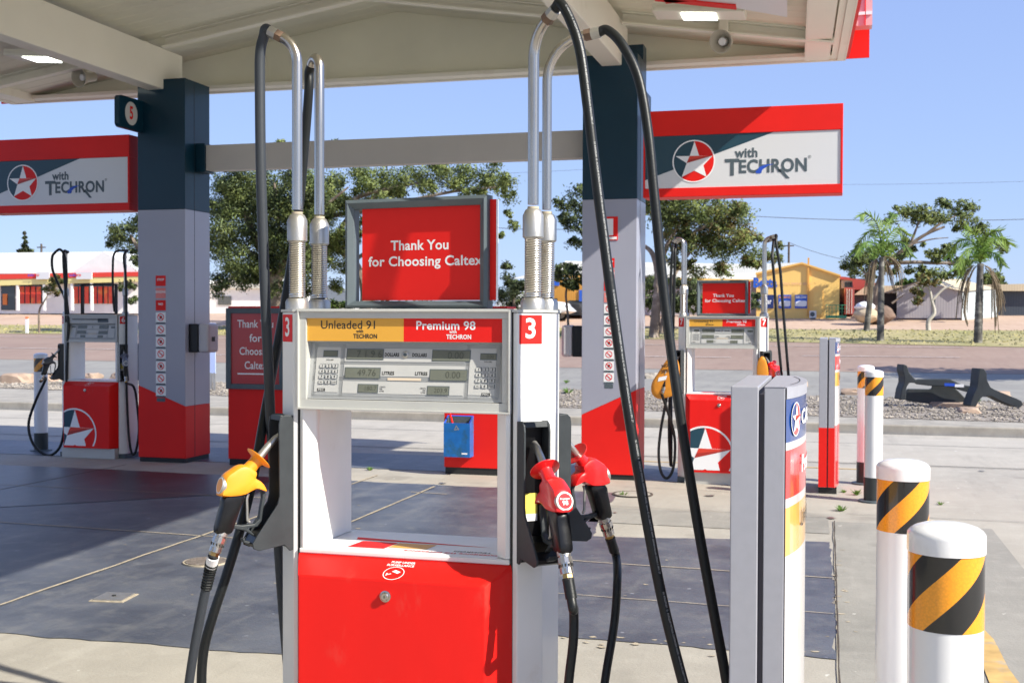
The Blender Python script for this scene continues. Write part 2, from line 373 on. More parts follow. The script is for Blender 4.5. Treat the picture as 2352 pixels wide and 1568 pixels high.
def logo(mb, fn3, cx, cy, r, box=None, step=0.0007, red=None, ell=1.0, ring=True, teal=None):
    red = red or RED; teal = teal or LOGOTEAL
    def put(poly, lvl, mt):
        p = clip([(cx+x*r*ell, cy+y*r) for x, y in poly], box)
        if p: mb.add([fn3(a, b, lvl*step) for a, b in p], [tuple(range(len(p)))], mt)
    N = 60
    for k in range(N):
        a0, a1 = 2*math.pi*k/N, 2*math.pi*(k+1)/N
        if ring: put([(0.94*math.cos(a0), 0.94*math.sin(a0)), (1.0*math.cos(a0), 1.0*math.sin(a0)), (1.0*math.cos(a1), 1.0*math.sin(a1)), (0.94*math.cos(a1), 0.94*math.sin(a1))], 1, TXW)
        am = math.degrees((a0+a1)/2)
        put([(0, 0), (0.94*math.cos(a0), 0.94*math.sin(a0)), (0.94*math.cos(a1), 0.94*math.sin(a1))], 1, teal if 88 < am < 232 else red)
    c = (-0.02, -0.02)
    for i in range(10): put([c, STAR[i-1], STAR[i]], 2, TXW)
    put([STAR[9], STAR[2], STAR[7]], 3, FACET)
    put([(-.26, .08), STAR[2], STAR[7]], 4, FACETD)

# ------------------------------------------------------------------ ground
def struct(mb, name, **k):
    return tag(mb.build(name, **k), kind='structure')
def strip(name, xs, ynear, yfar, mt, off=0.0, ny=1, nx=1, kind='structure'):
    mb = MB(); vs = []; fs = []
    X = [xs[0]+(xs[-1]-xs[0])*i/nx for i in range(nx+1)] if len(xs) == 2 else xs
    n = len(X)
    f0 = ynear if callable(ynear) else (lambda x: ynear); f1 = yfar if callable(yfar) else (lambda x: yfar)
    for j in range(ny+1):
        for x in X:
            y = f0(x)+(f1(x)-f0(x))*j/ny; vs.append((x, y, zt(y)+off))
    for j in range(ny):
        for i in range(n-1): fs.append((j*n+i, j*n+i+1, (j+1)*n+i+1, (j+1)*n+i))
    mb.add(vs, fs, mt); return tag(mb.build(name), kind=kind)
strip('ground', (-260, 260), 29.9, 500, DIRT, -0.012, ny=120)
strip('near_ground', (-260, 260), -40, 16.9, CONC, 0.0, ny=1)
strip('asphalt_lane', (-80, 60), 17.2, 32.5, ASPH, -0.006, ny=20)
strip('road', (-140, 60), 31.9, lambda x: 43.4 if x < -8 else 43.4-(x+8)*0.19, ROAD, 0.0, ny=14, nx=100)
strip('grass_verge', (-140, 60), lambda x: 43.5 if x < -8 else 43.5-(x+8)*0.19, lambda x: 49.5, GRASSM, 0.006, ny=14, nx=60)
# kerb and raised concrete path
mb = MB(); mb.box(-60, 40, 17.0, 17.25, -0.1, 0.135, CONCK); struct(mb, 'kerb', bevel=0.02)
def gn(x): return 18.5-(x+3)*0.09 if x > -3 else 18.5-(x+3)*0.135
def gf(x): return 23.6-(x+3)*0.18 if x > -3 else 23.6
strip('pavement', (-60, 40), 17.25, gn, CONCK, 0.004, nx=40)
strip('gravel_bed', (-60, 12), gn, gf, GRAVM, 0.010, nx=40)
# sealed slabs and joints
mb = MB()
def ragged(pts, amp=0.03, n=14):
    out = []
    for i in range(len(pts)):
        a, b = pts[i], pts[(i+1) % len(pts)]
        L = math.hypot(b[0]-a[0], b[1]-a[1]); k = max(2, int(L*n))
        for j in range(k):
            t = j/k; q = (a[0]+(b[0]-a[0])*t, a[1]+(b[1]-a[1])*t)
            h = (noise.noise(Vector((q[0]*2.3, q[1]*2.3, 3)))+0.6*noise.noise(Vector((q[0]*11, q[1]*11, 5))))*amp
            out.append((q[0]+h, q[1]+h))
    return out
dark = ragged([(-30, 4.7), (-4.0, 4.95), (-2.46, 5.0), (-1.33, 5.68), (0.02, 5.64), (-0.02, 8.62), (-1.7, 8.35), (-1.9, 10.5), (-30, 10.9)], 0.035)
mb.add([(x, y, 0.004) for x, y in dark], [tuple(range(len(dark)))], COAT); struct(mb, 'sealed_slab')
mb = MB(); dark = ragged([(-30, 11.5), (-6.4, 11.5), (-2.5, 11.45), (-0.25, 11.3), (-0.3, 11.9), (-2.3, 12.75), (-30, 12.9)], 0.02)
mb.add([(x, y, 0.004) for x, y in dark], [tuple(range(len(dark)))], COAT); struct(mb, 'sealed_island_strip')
def line(mb, a, b, wd, mt, z=0.0085, jit=0.0):
    a = Vector(a); b = Vector(b); d = (b-a); L = d.length; d.normalize(); n = Vector((-d.y, d.x)); k = max(1, int(L*6)); 
    prev = None
    for i in range(k+1):
        c = a+d*(L*i/k); h = noise.noise(Vector((c.x*3, c.y*3, 9)))*jit; w_ = wd*(1+0.5*noise.noise(Vector((c.x*7, c.y*7, 1))))
        cur = (c+n*(h-w_/2), c+n*(h+w_/2))
        if prev: mb.add([(prev[0].x, prev[0].y, z), (cur[0].x, cur[0].y, z), (cur[1].x, cur[1].y, z), (prev[1].x, prev[1].y, z)], [(0, 1, 2, 3)], mt)
        prev = cur
COAT2 = ground_mat('oily_bitumen_shade', (0.040, 0.044, 0.055), (0.018, 0.020, 0.026), (0.075, 0.078, 0.085), sc1=0.8, sc2=2.5, rough=0.38, ssc=2)  # oily seal, its colour also darkened to deepen the canopy shade here
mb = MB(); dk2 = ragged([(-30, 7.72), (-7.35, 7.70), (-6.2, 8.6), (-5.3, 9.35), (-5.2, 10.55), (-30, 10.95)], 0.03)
mb.add([(x, y, 0.007) for x, y in dk2], [tuple(range(len(dk2)))], COAT2); struct(mb, 'oily_shade_slab')
CONC2 = ground_mat('grey_concrete', (0.31, 0.295, 0.262), (0.235, 0.225, 0.20), (0.36, 0.34, 0.305), sc1=0.9, sc2=6)
CONC3 = ground_mat('pale_concrete', (0.43, 0.40, 0.345), (0.35, 0.325, 0.28), (0.47, 0.44, 0.385), sc1=0.7, sc2=4)
mb = MB(); mb.add([(0.085, -3, 0.004), (1.25, -3, 0.004), (1.15, 9.5, 0.004), (0.0, 9.5, 0.004)], [(0, 1, 2, 3)], CONC2); struct(mb, 'grey_concrete_slab')
mb = MB(); mb.add([(-1.85, 8.95, 0.004), (-0.03, 8.95, 0.004), (-0.05, 9.68, 0.004), (-1.87, 9.68, 0.004)], [(0, 1, 2, 3)], CONC2); struct(mb, 'grey_concrete_patch')
mb = MB(); mb.add([(-14, 13.45, 0.004), (9, 13.45, 0.004), (9, 16.95, 0.004), (-14, 16.95, 0.004)], [(0, 1, 2, 3)], CONC3); struct(mb, 'pale_concrete_slab')
mb = MB(); rs_ = random.Random(12)
for k in range(60):   # flaked chips in the sealer and paint spots
    x = rs_.uniform(-5, 0.0); y = rs_.uniform(5.1, 9.5)
    if k % 3 == 0: y = 5.66+rs_.gauss(0, .05); x = rs_.uniform(-1.3, 0.05)
    if k % 3 == 1: x = 0.03+rs_.gauss(0, .04); y = rs_.uniform(5.5, 8.6)
    rr = rs_.uniform(.004, .016); ph = rs_.uniform(0, 6); mb.add([(x+rr*(1+.4*math.sin(3*a+ph))*math.cos(a)*1.4, y+rr*(1+.4*math.cos(2*a+ph))*math.sin(a), 0.0060) for a in [2*math.pi*i/11 for i in range(11)]], [tuple(range(11))], JOINT)
struct(mb, 'flaked_chips')
OIL = mat('oil_stain', (0.13, 0.12, 0.105), 0.35, var=0.3, vs=9)
mb = MB()
for k in range(26):
    x = rs_.uniform(-4.3, 2.4); y = rs_.uniform(3.4, 13.2)
    if 5.0 < y < 8.7 and x < 0.1: continue
    rr = rs_.uniform(.012, .05); ph = rs_.uniform(0, 6); mb.add([(x+rr*(1+.3*math.sin(3*a+ph))*math.cos(a), y+rr*(1+.3*math.cos(2*a+ph))*math.sin(a), 0.0088) for a in [2*math.pi*i/12 for i in range(12)]], [tuple(range(12))], OIL)
struct(mb, 'oil_spots')
mb = MB()
line(mb, (-4.36, -4), (-4.42, 11), 0.022, JOINT, jit=0.01)
line(mb, (-3.60, 7.45), (-3.61, 10.4), 0.02, JOINT, jit=0.01)
line(mb, (-9.5, 7.75), (0.0, 7.4), 0.016, JOINT, jit=0.01)
line(mb, (-3.7, 10.0), (-3.35, 9.97), 0.02, JOINT)
line(mb, (-12, 9.4), (-4.4, 9.3), 0.012, JOINT, jit=0.01)
line(mb, (-2.0, 6.55), (0.0, 6.5), 0.010, JOINT, jit=0.01)
line(mb, (-7.4, 5), (-7.3, 11), 0.014, JOINTD, jit=0.01)
struct(mb, 'slab_joints')
mb = MB()
line(mb, (0.085, -3), (0.0, 9.5), 0.008, JOINTD, jit=0.006, z=0.010)
line(mb, (-1.9, 9.75), (0.0, 9.7), 0.010, JOINTG, jit=0.02)
line(mb, (-1.9, 10.9), (0.0, 10.85), 0.010, JOINTG, jit=0.02)
line(mb, (0.1, 9.9), (6, 9.8), 0.012, JOINTG, jit=0.01)
line(mb, (1.25, 0), (1.15, 7.0), 0.012, JOINTD, jit=0.01)
line(mb, (1.15, 7.0), (6, 6.95), 0.012, JOINTD, jit=0.01)
line(mb, (-20, 13.4), (8, 13.35), 0.02, JOINTG, jit=0.02)
line(mb, (-20, 15.6), (8, 15.55), 0.02, JOINTG, jit=0.02)
struct(mb, 'concrete_joints')
mb = MB(); line(mb, (0.87, 1.0), (0.66, 7.2), 0.12, YLINE, z=0.0085); line(mb, (-3, 12.95), (0.4, 12.9), 0.05, YLINE, z=0.004); struct(mb, 'yellow_paint_line')
mb = MB()
for (x0, x1, y) in ((-22, -9, 34.4), (-7, -3, 35.6), (-1, 3.5, 36.5), (-9, 4, 40.3), (-34, -24, 36), (-60, -12, 41.5)):
    line(mb, (x0, y), (x1, y), 0.12, TXW, z=zt(y)+0.02)
struct(mb, 'road_markings')
# manhole covers
MHM = mat('cast_iron_worn', (0.24, 0.20, 0.17), 0.6, metal=0.3, var=0.3, vs=30, bump=0.8, bs=90)
mb = MB(); mb.lathe([(0.13, 0), (0.13, 0.012), (0.0001, 0.013)], MHM, seg=40); mb.lathe([(0.133, 0.0), (0.145, 0.0), (0.145, 0.009), (0.133, 0.009)], JOINT, seg=40, cap=False)
o = mb.build('manhole_cover', loc=(-3.90, 6.75, 0.004)); tag(o, 'round brown cast iron cover in the sealed slab beside the yellow nozzle hose', 'manhole cover', 'covers set in the forecourt')
mb = MB(); mb.lathe([(0.16, 0), (0.16, 0.006), (0.15, 0.008), (0.0001, 0.009)], CONC, seg=40); mb.lathe([(0.16, 0.0), (0.185, 0.0), (0.185, 0.007), (0.16, 0.007)], JOINTD, seg=40, cap=False)
g = Vector((-1.75, 10.45, 0.004)); o = mb.build('manhole_cover', loc=g); tag(o, 'round pale concrete cover near the foot of the right column', 'manhole cover', 'covers set in the forecourt')
mb = MB(); mb.box(-0.085, 0.085, -0.085, 0.085, 0, 0.012, ALU); mb.box(-0.10, 0.10, -0.10, 0.10, 0, 0.004, JOINT); mb.lathe([(0.012, 0.012), (0.012, 0.017), (0.0001, 0.018)], SEAM, seg=10)
o = mb.build('access_cover', loc=(-3.90, 5.75, 0.004)); o.rotation_euler = (0, 0, R(8)); tag(o, 'small square grey metal access cover set in the dark slab at left', 'access cover')

# gravel stones, rocks, weeds
mb = MB(); rnd = random.Random(3)
OCT = [(0, 4, 2), (2, 4, 1), (1, 4, 3), (3, 4, 0), (2, 5, 0), (1, 5, 2), (3, 5, 1), (0, 5, 3)]
for i in range(13000):
    x = rnd.uniform(-22, 7); y = rnd.uniform(gn(x)+0.02, gf(x)-0.02); s = rnd.uniform(0.012, 0.040)*(1.3 if rnd.random() < 0.1 else 1)
    a = rnd.uniform(0, 6.28); c_, s_ = math.cos(a)*s, math.sin(a)*s; z = zt(y)+0.012+s*0.25; q = rnd.uniform(0.6, 1.2)
    mb.add([(x+c_, y+s_, z), (x-c_, y-s_, z), (x-s_*q, y+c_*q, z), (x+s_*q, y-c_*q, z), (x, y, z+s*0.6), (x, y, z-s*0.5)], OCT, STONE)
tag(mb.build('gravel'), 'grey and brown loose gravel covering the garden bed', 'gravel', kind='stuff')
def rock(px, py, L, Wd, H, rz, label, mt=ROCK):
    L *= .78; H *= .8
    p = GR(px, py); mb = MB(); me = bmesh.new(); bmesh.ops.create_icosphere(me, subdivisions=3, radius=1)
    vs = []
    for v in me.verts:
        c = v.co.copy(); n = 1+0.35*noise.noise(c*1.3+Vector((px, 0, 0)))+0.12*noise.noise(c*4)
        c = Vector((max(-0.8, min(0.8, c.x*n)), max(-0.8, min(0.8, c.y*n)), max(-0.5, min(0.72, c.z*n))))
        vs.append((c.x*L, c.y*Wd, c.z*H))
    mb.add(vs, [tuple(v.index for v in f.verts) for f in me.faces], mt); me.free()
    o = mb.build('rock', loc=(p.x, p.y, p.z+0.02)); o.rotation_euler = (0, 0, rz); tag(o, label, 'rock', 'rocks along the gravel bed')
rock(45, 880, 0.55, 0.35, 0.35, 0.1, 'broad sandstone rock at the far left of the gravel bed')
rock(110, 876, 0.7, 0.35, 0.30, 0.0, 'flat pale sandstone rock just behind the left bollard')
rock(215, 868, 0.25, 0.3, 0.18, 0.0, 'small rock seen low through the opening of the left pump')
rock(285, 872, 0.45, 0.3, 0.26, 0.0, 'brown rock beside the left column seen right of the left pump')
rock(1805, 885, 0.75, 0.3, 0.16, 0.05, 'long flat tan rock just right of the near price totem', ROCK)
rock(1965, 905, 0.45, 0.3, 0.16, 0.0, 'low tan rock behind the far slim price totem')
rock(2190, 936, 0.62, 0.25, 0.13, -0.25, 'long flat rock in front of the overturned black trestle', ROCK)
rock(2225, 950, 0.28, 0.2, 0.14, 0.3, 'rounded pinkish rock on the gravel at the kerb edge', ROCK)
rock(2290, 910, 0.4, 0.2, 0.14, 0.3, 'tan rock lying behind the right end of the black trestle', ROCK)
rock(1495, 868, 0.3, 0.25, 0.2, 0.3, 'dark rock at the road side of the gravel just right of the right column', STONE)
WEED = leaf_mat('weed_leaves', (0.12, 0.26, 0.04), (0.22, 0.34, 0.07))
def weed(px, py, s, label, gz=None):
    p = GR(px, py); mb = MB(); r_ = random.Random(int(px))
    for i in range(26):
        a = r_.uniform(0, 6.28); L = s*r_.uniform(0.5, 1); h = s*r_.uniform(0.3, 0.9)
        d = Vector((math.cos(a), math.sin(a), 0)); n = Vector((-d.y, d.x, 0))*s*0.09
        mb.add([-n*0.6, n*0.6, d*L*0.6+n+Vector((0, 0, h*0.7)), d*L+Vector((0, 0, h)), d*L*0.6-n+Vector((0, 0, h*0.7))], [(0, 1, 2, 3, 4)], WEED)
    mb.v = [(a*.72, b_*.72, c_*.72) for a, b_, c_ in mb.v]; o = mb.build('weed', loc=(p.x, p.y, p.z)); tag(o, label, 'weed', 'weeds growing in cracks of the paving')
weed(1432, 1140, 0.075, 'small green weed in the concrete crack right of the rear red nozzle')
weed(1932, 1175, 0.09, 'green weed in the slab joint in front of the far bollard pair')
weed(1968, 1137, 0.10, 'green weed at the foot of the far bollard pair')
weed(1938, 1132, 0.06, 'tiny weed beside the base of the far price totem')
weed(2095, 1155, 0.08, 'low weed in the concrete just above the second bollard')
weed(2160, 1160, 0.06, 'low weed tuft in the joint right of the second bollard')
weed(1305, 905, 0.22, 'green weed on the gravel beside the front pump right post')
weed(1300, 880, 0.15, 'small weed higher on the gravel beside the front pump right post')
weed(850, 1081, 0.08, 'weed in the joint seen through the opening of the front pump')
weed(2245, 925, 0.14, 'green weed beside the right foot of the overturned trestle')

# ------------------------------------------------------------------ fuel pump
HW = 0.341
def post_poly(s):   # plan of a side post
    p = [(0.345, 0.003), (0.360, 0.0), (0.424, 0.055), (0.424, 0.265), (0.360, 0.32), (0.345, 0.317)]
    return [(s*x, y) for x, y in p]
NF = (0.652, -0.758)   # unit normal of the right front chamfer face
def pump_body(t, num, insert=True, banner=True, star=True):
    XYZ = lambda x, y, z: Vector((x, y, z))
    for s in (-1, 1):
        mb = MB(); mb.prism(post_poly(s), 0.05, 1.597, XYZ, WHITE)
        po = mb.build('side_post', t, bevel=0.003)
        mb = MB(); mb.prism([(s*x*1.0+s*0.0, y) for x, y in ((0.343, -0.004), (0.361, -0.004), (0.429, 0.054), (0.429, 0.268), (0.361, 0.325), (0.343, 0.325))], 1.598, 1.606, XYZ, FRAMEW); mb.build('post_cap', po)
        # number stickers on the chamfers
        for yf in (0, 1):
            mb = MB()
            a = Vector((s*0.360, 0.0, 0)); b = Vector((s*0.424, 0.055, 0))
            if yf: a.y, b.y = 0.32-a.y, 0.32-b.y
            d = (b-a); n = Vector((s*d.y if True else 0, -s*d.x, 0)); n = Vector((s*0.652, -0.758 if not yf else 0.758, 0))
            L = d.length; u = d.normalized()
            if yf == 0 and s == -1: u = -u; a, b = b, a
            if yf == 1 and s == 1: u = -u; a, b = b, a
            fn = lambda p, q, a=a, u=u, n=n: a+u*(p*L)+Vector((0, 0, q))+n*0.0008
            fn2 = lambda p, q, a=a, u=u, n=n: a+u*(p)+Vector((0, 0, q))+n*0.0016
            mb.flat([(0.06, 1.505), (0.94, 1.505), (0.94, 1.590), (0.06, 1.590)], fn, RED)
            put_text(mb, num, 0.082, fn2, TXW, L/2, 1.548, bold=0.02)
            mb.build('number_sticker', po)
    # black seams between posts and housing
    mb = MB()
    for s in (-1, 1): mb.box(min(s*0.340, s*0.3455), max(s*0.340, s*0.3455), 0.002, 0.318, 0.09, 1.600, SEAM)
    mb.build('seam', t)
    # display housing both sides: outer frame, walls
    def face(yf, real):
        sg = 1 if yf == 0 else -1
        Y = lambda y: y if yf == 0 else 0.32-y
        mb = MB()
        f = lambda p, q, a: Vector((sg*p, Y(a), q))
        # outer frame ring (four bars with raised lip)
        for (x0, x1, z0, z1) in ((-HW, HW, 1.579, 1.604), (-HW, HW, 1.299, 1.330), (-HW, -0.314, 1.330, 1.579), (0.314, HW, 1.330, 1.579)):
            mb.prism([(x0, z0), (x1, z0), (x1, z1), (x0, z1)], -0.006, 0.05, f, FRAMEW)
        for (x0, x1, z0, z1) in ((-HW, HW, 1.5985, 1.6045), (-HW, HW, 1.2985, 1.3045), (-HW, -HW+0.006, 1.3045, 1.5985), (HW-0.006, HW, 1.3045, 1.5985)):
            mb.prism([(x0, z0), (x1, z0), (x1, z1), (x0, z1)], -0.016, -0.0062, f, FRAMEW)
        o = mb.build('display_housing', t, bevel=0.0012)
        # banner
        mb = MB()
        fb = lambda p, q: Vector((sg*p, Y(0.002), q))
        ft = lambda p, q: Vector((sg*p, Y(0.0016), q))
        if banner:
            mb.flat([(-0.314, 1.509), (0.003, 1.509), (0.003, 1.579), (-0.314, 1.579)], fb, YEL)
            mb.flat([(0.003, 1.509), (0.314, 1.509), (0.314, 1.579), (0.003, 1.579)], fb, RED)
        else:
            mb.flat([(-0.314, 1.509), (0.314, 1.509), (0.314, 1.579), (-0.314, 1.579)], fb, OFFW)
            mb.flat([(-0.25, 1.548), (0.2, 1.548), (0.2, 1.56), (-0.25, 1.56)], ft, INK)
            mb.flat([(0.08, 1.52), (0.22, 1.52), (0.22, 1.565), (0.08, 1.565)], ft, SLATE)
        mb.add([fb(-0.314, 1.509), fb(0.314, 1.509), Vector((sg*0.314, Y(0.036), 1.505)), Vector((sg*-0.314, Y(0.036), 1.505))], [(0, 1, 2, 3)], FRAMEW)
        bo = mb.build('price_banner', t)
        if banner:
            mb = MB()
            put_text(mb, 'Unleaded 91', 0.036, ft, INK, -0.176, 1.558, bold=0.006, width=0.178)
            put_text(mb, 'Premium 98', 0.036, ft, TXW, 0.136, 1.557, bold=0.018, width=0.186)
            for x, mt in ((-0.121, INK), (0.178, TXW)):
                put_text(mb, 'with', 0.0125, ft, mt, x-0.018, 1.5395, bold=0.03)
                put_text(mb, 'TECHRON', 0.0185, ft, mt, x, 1.524, bold=0.03, width=0.078)
            mb.build('lettering', bo)
        # sloped display panel
        def P(p, q, lift=0.0):
            k = (q-1.335)/(1.505-1.335); d = 0.034*k
            return Vector((sg*p, Y(d-lift), q))
        mb = MB()
        mb.add([P(-0.314, 1.332), P(0.314, 1.332), P(0.314, 1.506), P(-0.314, 1.506)], [(0, 1, 2, 3)], PANELG)
        # inner side walls
        for s in (-1, 1):
            mb.add([Vector((sg*s*0.3135, Y(-0.004), 1.33)), Vector((sg*s*0.3135, Y(-0.004), 1.508)), Vector((sg*s*0.3135, Y(0.038), 1.508)), Vector((sg*s*0.3135, Y(0.002), 1.33))], [(0, 1, 2, 3)], FRAMEW)
        # fine ribs round the blocks
        for z0, z1 in ((1.336, 1.349), (1.388, 1.402), (1.438, 1.446), (1.488, 1.503)):
            n = int((z1-z0)/0.0026)
            for i in range(n):
                z = z0+i*0.0026; mb.add([P(-0.3, z, 0.0004), P(0.3, z, 0.0004), P(0.3, z+0.0011, 0.0012), P(-0.3, z+0.0011, 0.0012)], [(0, 1, 2, 3)], PANELG)
        for x0 in (-0.300, -0.208, 0.196, 0.292):
            for i in range(4):
                x = x0+i*0.003; mb.add([P(x, 1.34, 0.0004), P(x+0.0012, 1.34, 0.0012), P(x+0.0012, 1.50, 0.0012), P(x, 1.50, 0.0004)], [(0, 1, 2, 3)], PANELG)
        # smooth label blocks
        for x0, x1, z0, z1 in ((-0.198, 0.192, 1.403, 1.437), (-0.198, 0.192, 1.447, 1.487), (-0.198, 0.192, 1.350, 1.387), (-0.292, -0.212, 1.352, 1.490), (0.206, 0.288, 1.352, 1.490)):
            mb.add([P(x0, z0, 0.0014), P(x1, z0, 0.0014), P(x1, z1, 0.0014), P(x0, z1, 0.0014)], [(0, 1, 2, 3)], OFFW)
        mb.add([P(-0.052, 1.391, 0.0018), P(0.056, 1.391, 0.0018), P(0.056, 1.399, 0.0018), P(-0.052, 1.399, 0.0018)], [(0, 1, 2, 3)], BEIGE)
        pa = mb.build('display_panel', t)
        # screens
        def screen(x0, x1, z0, z1, txt, sz):
            mb = MB()
            mb.add([P(x0-.002, z0-.002, 0.0022), P(x1+.002, z0-.002, 0.0022), P(x1+.002, z1+.002, 0.0022), P(x0-.002, z1+.002, 0.0022)], [(0, 1, 2, 3)], SLATE)
            mb.add([P(x0, z0, 0.0028), P(x1, z0, 0.0028), P(x1, z1, 0.0028), P(x0, z1, 0.0028)], [(0, 1, 2, 3)], LCD)
            if real: put_text(mb, txt, sz, lambda p, q: P(p, q, 0.0031), LCDT, x0+(x1-x0)*0.62, (z0+z1)/2, bold=0.0)
            mb.build('lcd_screen', pa)
        screen(-0.190, -0.072, 1.454, 1.484, '7 1 9 6', 0.030); screen(0.088, 0.206, 1.452, 1.483, '0.00', 0.030)
        screen(-0.192, -0.078, 1.397, 1.427, '49.76', 0.028); screen(0.084, 0.200, 1.394, 1.425, '0.00', 0.028)
        screen(-0.145, -0.082, 1.354, 1.377, '180.7', 0.019); screen(0.079, 0.146, 1.351, 1.375, '203.9', 0.019)
        screen(-0.268, -0.223, 1.462, 1.478, '', 0.01); screen(0.240, 0.287, 1.458, 1.474, '0.00', 0.013)
        if real:
            mb = MB(); fT = lambda p, q: P(p, q, 0.0018)
            for x in (-0.0435, 0.0455): put_text(mb, 'DOLLARS', 0.0145, fT, INK, x, 1.468, bold=0.045, width=0.047)
            for x in (-0.052, 0.055): put_text(mb, 'LITRES', 0.0145, fT, INK, x, 1.412, bold=0.035, width=0.040)
            for k, s_ in enumerate(('CENTS', 'PER', 'LITRE')):
                put_text(mb, s_, 0.0062, fT, INK, -0.076, 1.3705-k*0.0062, bold=0.01, align='LEFT'); put_text(mb, s_, 0.0062, fT, INK, 0.073, 1.3685-k*0.0062, bold=0.01, align='RIGHT')
            for x in (-0.2465, 0.2635): put_text(mb, 'DOLLARS', 0.0055, fT, INK, x, 1.4505, bold=0.02)
            mb.build('lettering', pa)
            for x0, zz in ((-0.277, 1.432), (0.228, 1.428)):
                mb = MB(); keys = ['1', '2', '3', '4', '5', '6', '7', '8', '9', 'FILL', '0', 'CLEAR']
                for k, ch in enumerate(keys):
                    cx = x0+(k % 3)*0.0215+0.008; cz = zz-(k//3)*0.0165
                    mb.add([P(cx-.009, cz-.0065, .002), P(cx+.009, cz-.0065, .002), P(cx+.009, cz+.0065, .002), P(cx-.009, cz+.0065, .002)], [(0, 1, 2, 3)], SLATE)
                    mb.add([P(cx-.008, cz-.0050, .004), P(cx+.0075, cz-.0050, .004), P(cx+.0075, cz+.0055, .004), P(cx-.008, cz+.0055, .004)], [(0, 1, 2, 3)], OFFW)
                    put_text(mb, ch, 0.010 if len(ch) < 2 else 0.0042, lambda p, q: P(p, q, 0.0046), INK, cx, cz, bold=0.03)
                mb.build('keypad', pa)
            mb = MB()
            for x, z in ((-0.268, 1.359), (0.262, 1.355)):
                mb.add([P(x-.013, z-.0045, .002), P(x+.013, z-.0045, .002), P(x+.013, z+.0045, .002), P(x-.013, z+.0045, .002)], [(0, 1, 2, 3)], INK)
                put_text(mb, 'PEC', 0.009, lambda p, q: P(p, q, 0.003), OFFW, x, z, bold=0.03, width=0.02)
            mb.build('maker_plate', pa)
        mb = MB(); c = P(0.001, 1.469, 0.002); mx = Matrix.Translation(c) @ Matrix.Rotation(R(90)*sg, 4, 'X')
        mb.lathe([(0.0108, 0), (0.0108, 0.003), (0.008, 0.005), (0.0001, 0.005)], ALU, mx); mb.lathe([(0.0055, 0.0051), (0.0055, 0.0056), (0.0001, 0.0056)], SLATE, mx)
        mb.build('lock', pa, smooth=True)
    face(0, banner); face(1, False)
    mb = MB(); mb.box(-0.334, 0.334, 0.045, 0.275, 1.301, 1.600, FRAMEW); mb.box(-0.343, 0.343, -0.010, 0.330, 1.6046, 1.608, FRAMEW); mb.build('head_case', t)
    # jambs of the opening and tray
    for s in (-1, 1):
        mb = MB(); mb.prism([(s*0.338, 0.002), (s*0.326, -0.003), (s*0.294, 0.022), (s*0.291, 0.028), (s*0.297, 0.06), (s*0.297, 0.26), (s*0.291, 0.292), (s*0.294, 0.298), (s*0.326, 0.323), (s*0.338, 0.318)], 0.870, 1.2985, XYZ, WHITE)
        mb.build('opening_jamb', t, bevel=0.002)
    mb = MB(); mb.box(-0.338, 0.338, -0.006, 0.326, 0.853, 0.869, WHITE); tr = mb.build('tray', t, bevel=0.004)
    mb = MB(); F = lambda p, q: Vector((p, q, 0.8696)); F2 = lambda p, q: Vector((p, q, 0.8702))
    mb.flat([(-0.20, 0.05), (-0.08, 0.05), (-0.07, 0.15), (-0.19, 0.15)], F, RED); mb.flat([(-0.075, 0.075), (0.05, 0.075), (0.06, 0.15), (-0.065, 0.15)], F, YEL)
    mb.flat([(-0.22, 0.17), (0.24, 0.155), (0.02, 0.18), (-0.23, 0.205)], F, RED)
    put_text(mb, 'EXPERIENCE THE DIFFERENCE', 0.022, F, RED, 0.14, 0.045, bold=0.02, rot=math.pi, width=0.30)
    put_text(mb, 'TECHRON', 0.022, F, INK, 0.20, 0.075, bold=0.02, rot=math.pi, width=0.12)
    mb.build('tray_sticker', tr)
    # lower cabinet with bevelled front
    def lower(yf):
        sg = 1 if yf == 0 else -1; Y = lambda y: y if yf == 0 else 0.32-y
        mb = MB(); V = lambda x, y, z: Vector((sg*x, Y(y), z))
        a = 0.345; b = 0.293; p = -0.105; zt_, zf, zb = 0.853, 0.808, 0.115
        vs = [V(-a, 0.0, zb), V(-b, p, zb), V(b, p, zb), V(a, 0.0, zb), V(-a, 0, 0.835), V(-b, p, zf), V(b, p, zf), V(a, 0, 0.835), V(-a+0.004, 0.0, zt_), V(a-0.004, 0, zt_), V(-a, 0.1, zb), V(a, 0.1, zb), V(-a, 0.1, zt_), V(a, 0.1, zt_)]
        fs = [(1, 2, 6, 5), (0, 1, 5, 4), (2, 3, 7, 6), (5, 6, 9, 8), (4, 5, 8), (6, 7, 9), (0, 3, 2, 1), (8, 9, 13, 12), (4, 8, 12, 10, 0), (7, 3, 11, 13, 9)]
        mb.add(vs, fs, REDW); lo = mb.build('lower_cabinet', t, bevel=0.003)
        mb = MB(); mx = Matrix.Translation(V(-0.012, p, 0.762)) @ Matrix.Rotation(R(90)*sg, 4, 'X')
        mb.lathe([(0.017, 0), (0.017, 0.004), (0.0125, 0.005), (0.0125, 0.010), (0.010, 0.012), (0.0001, 0.012)], CHROME, mx); mb.box(-0.0012, 0.0012, -0.004, 0.004, 0.0118, 0.0125, SEAM, mx)
        mb.build('lock', lo, smooth=True)
        # surveillance sticker on sloped top
        def S(x, k, l=0.0008): 
            y = p+(0-p)*k; z = zf+(zt_-zf)*k; n = Vector((0, -(zt_-zf), -p)).normalized()
            return V(x, y-l*abs(n.y), z+l*n.z)
        mb = MB(); f2 = lambda q, r_: S(q, r_/0.114, 0.001)
        put_text(mb, 'PUMP UNDER', 0.014, f2, TXW, 0.012, 0.092, bold=0.03, width=0.076); put_text(mb, 'SURVEILLANCE', 0.014, f2, TXW, 0.008, 0.077, bold=0.03, width=0.086)
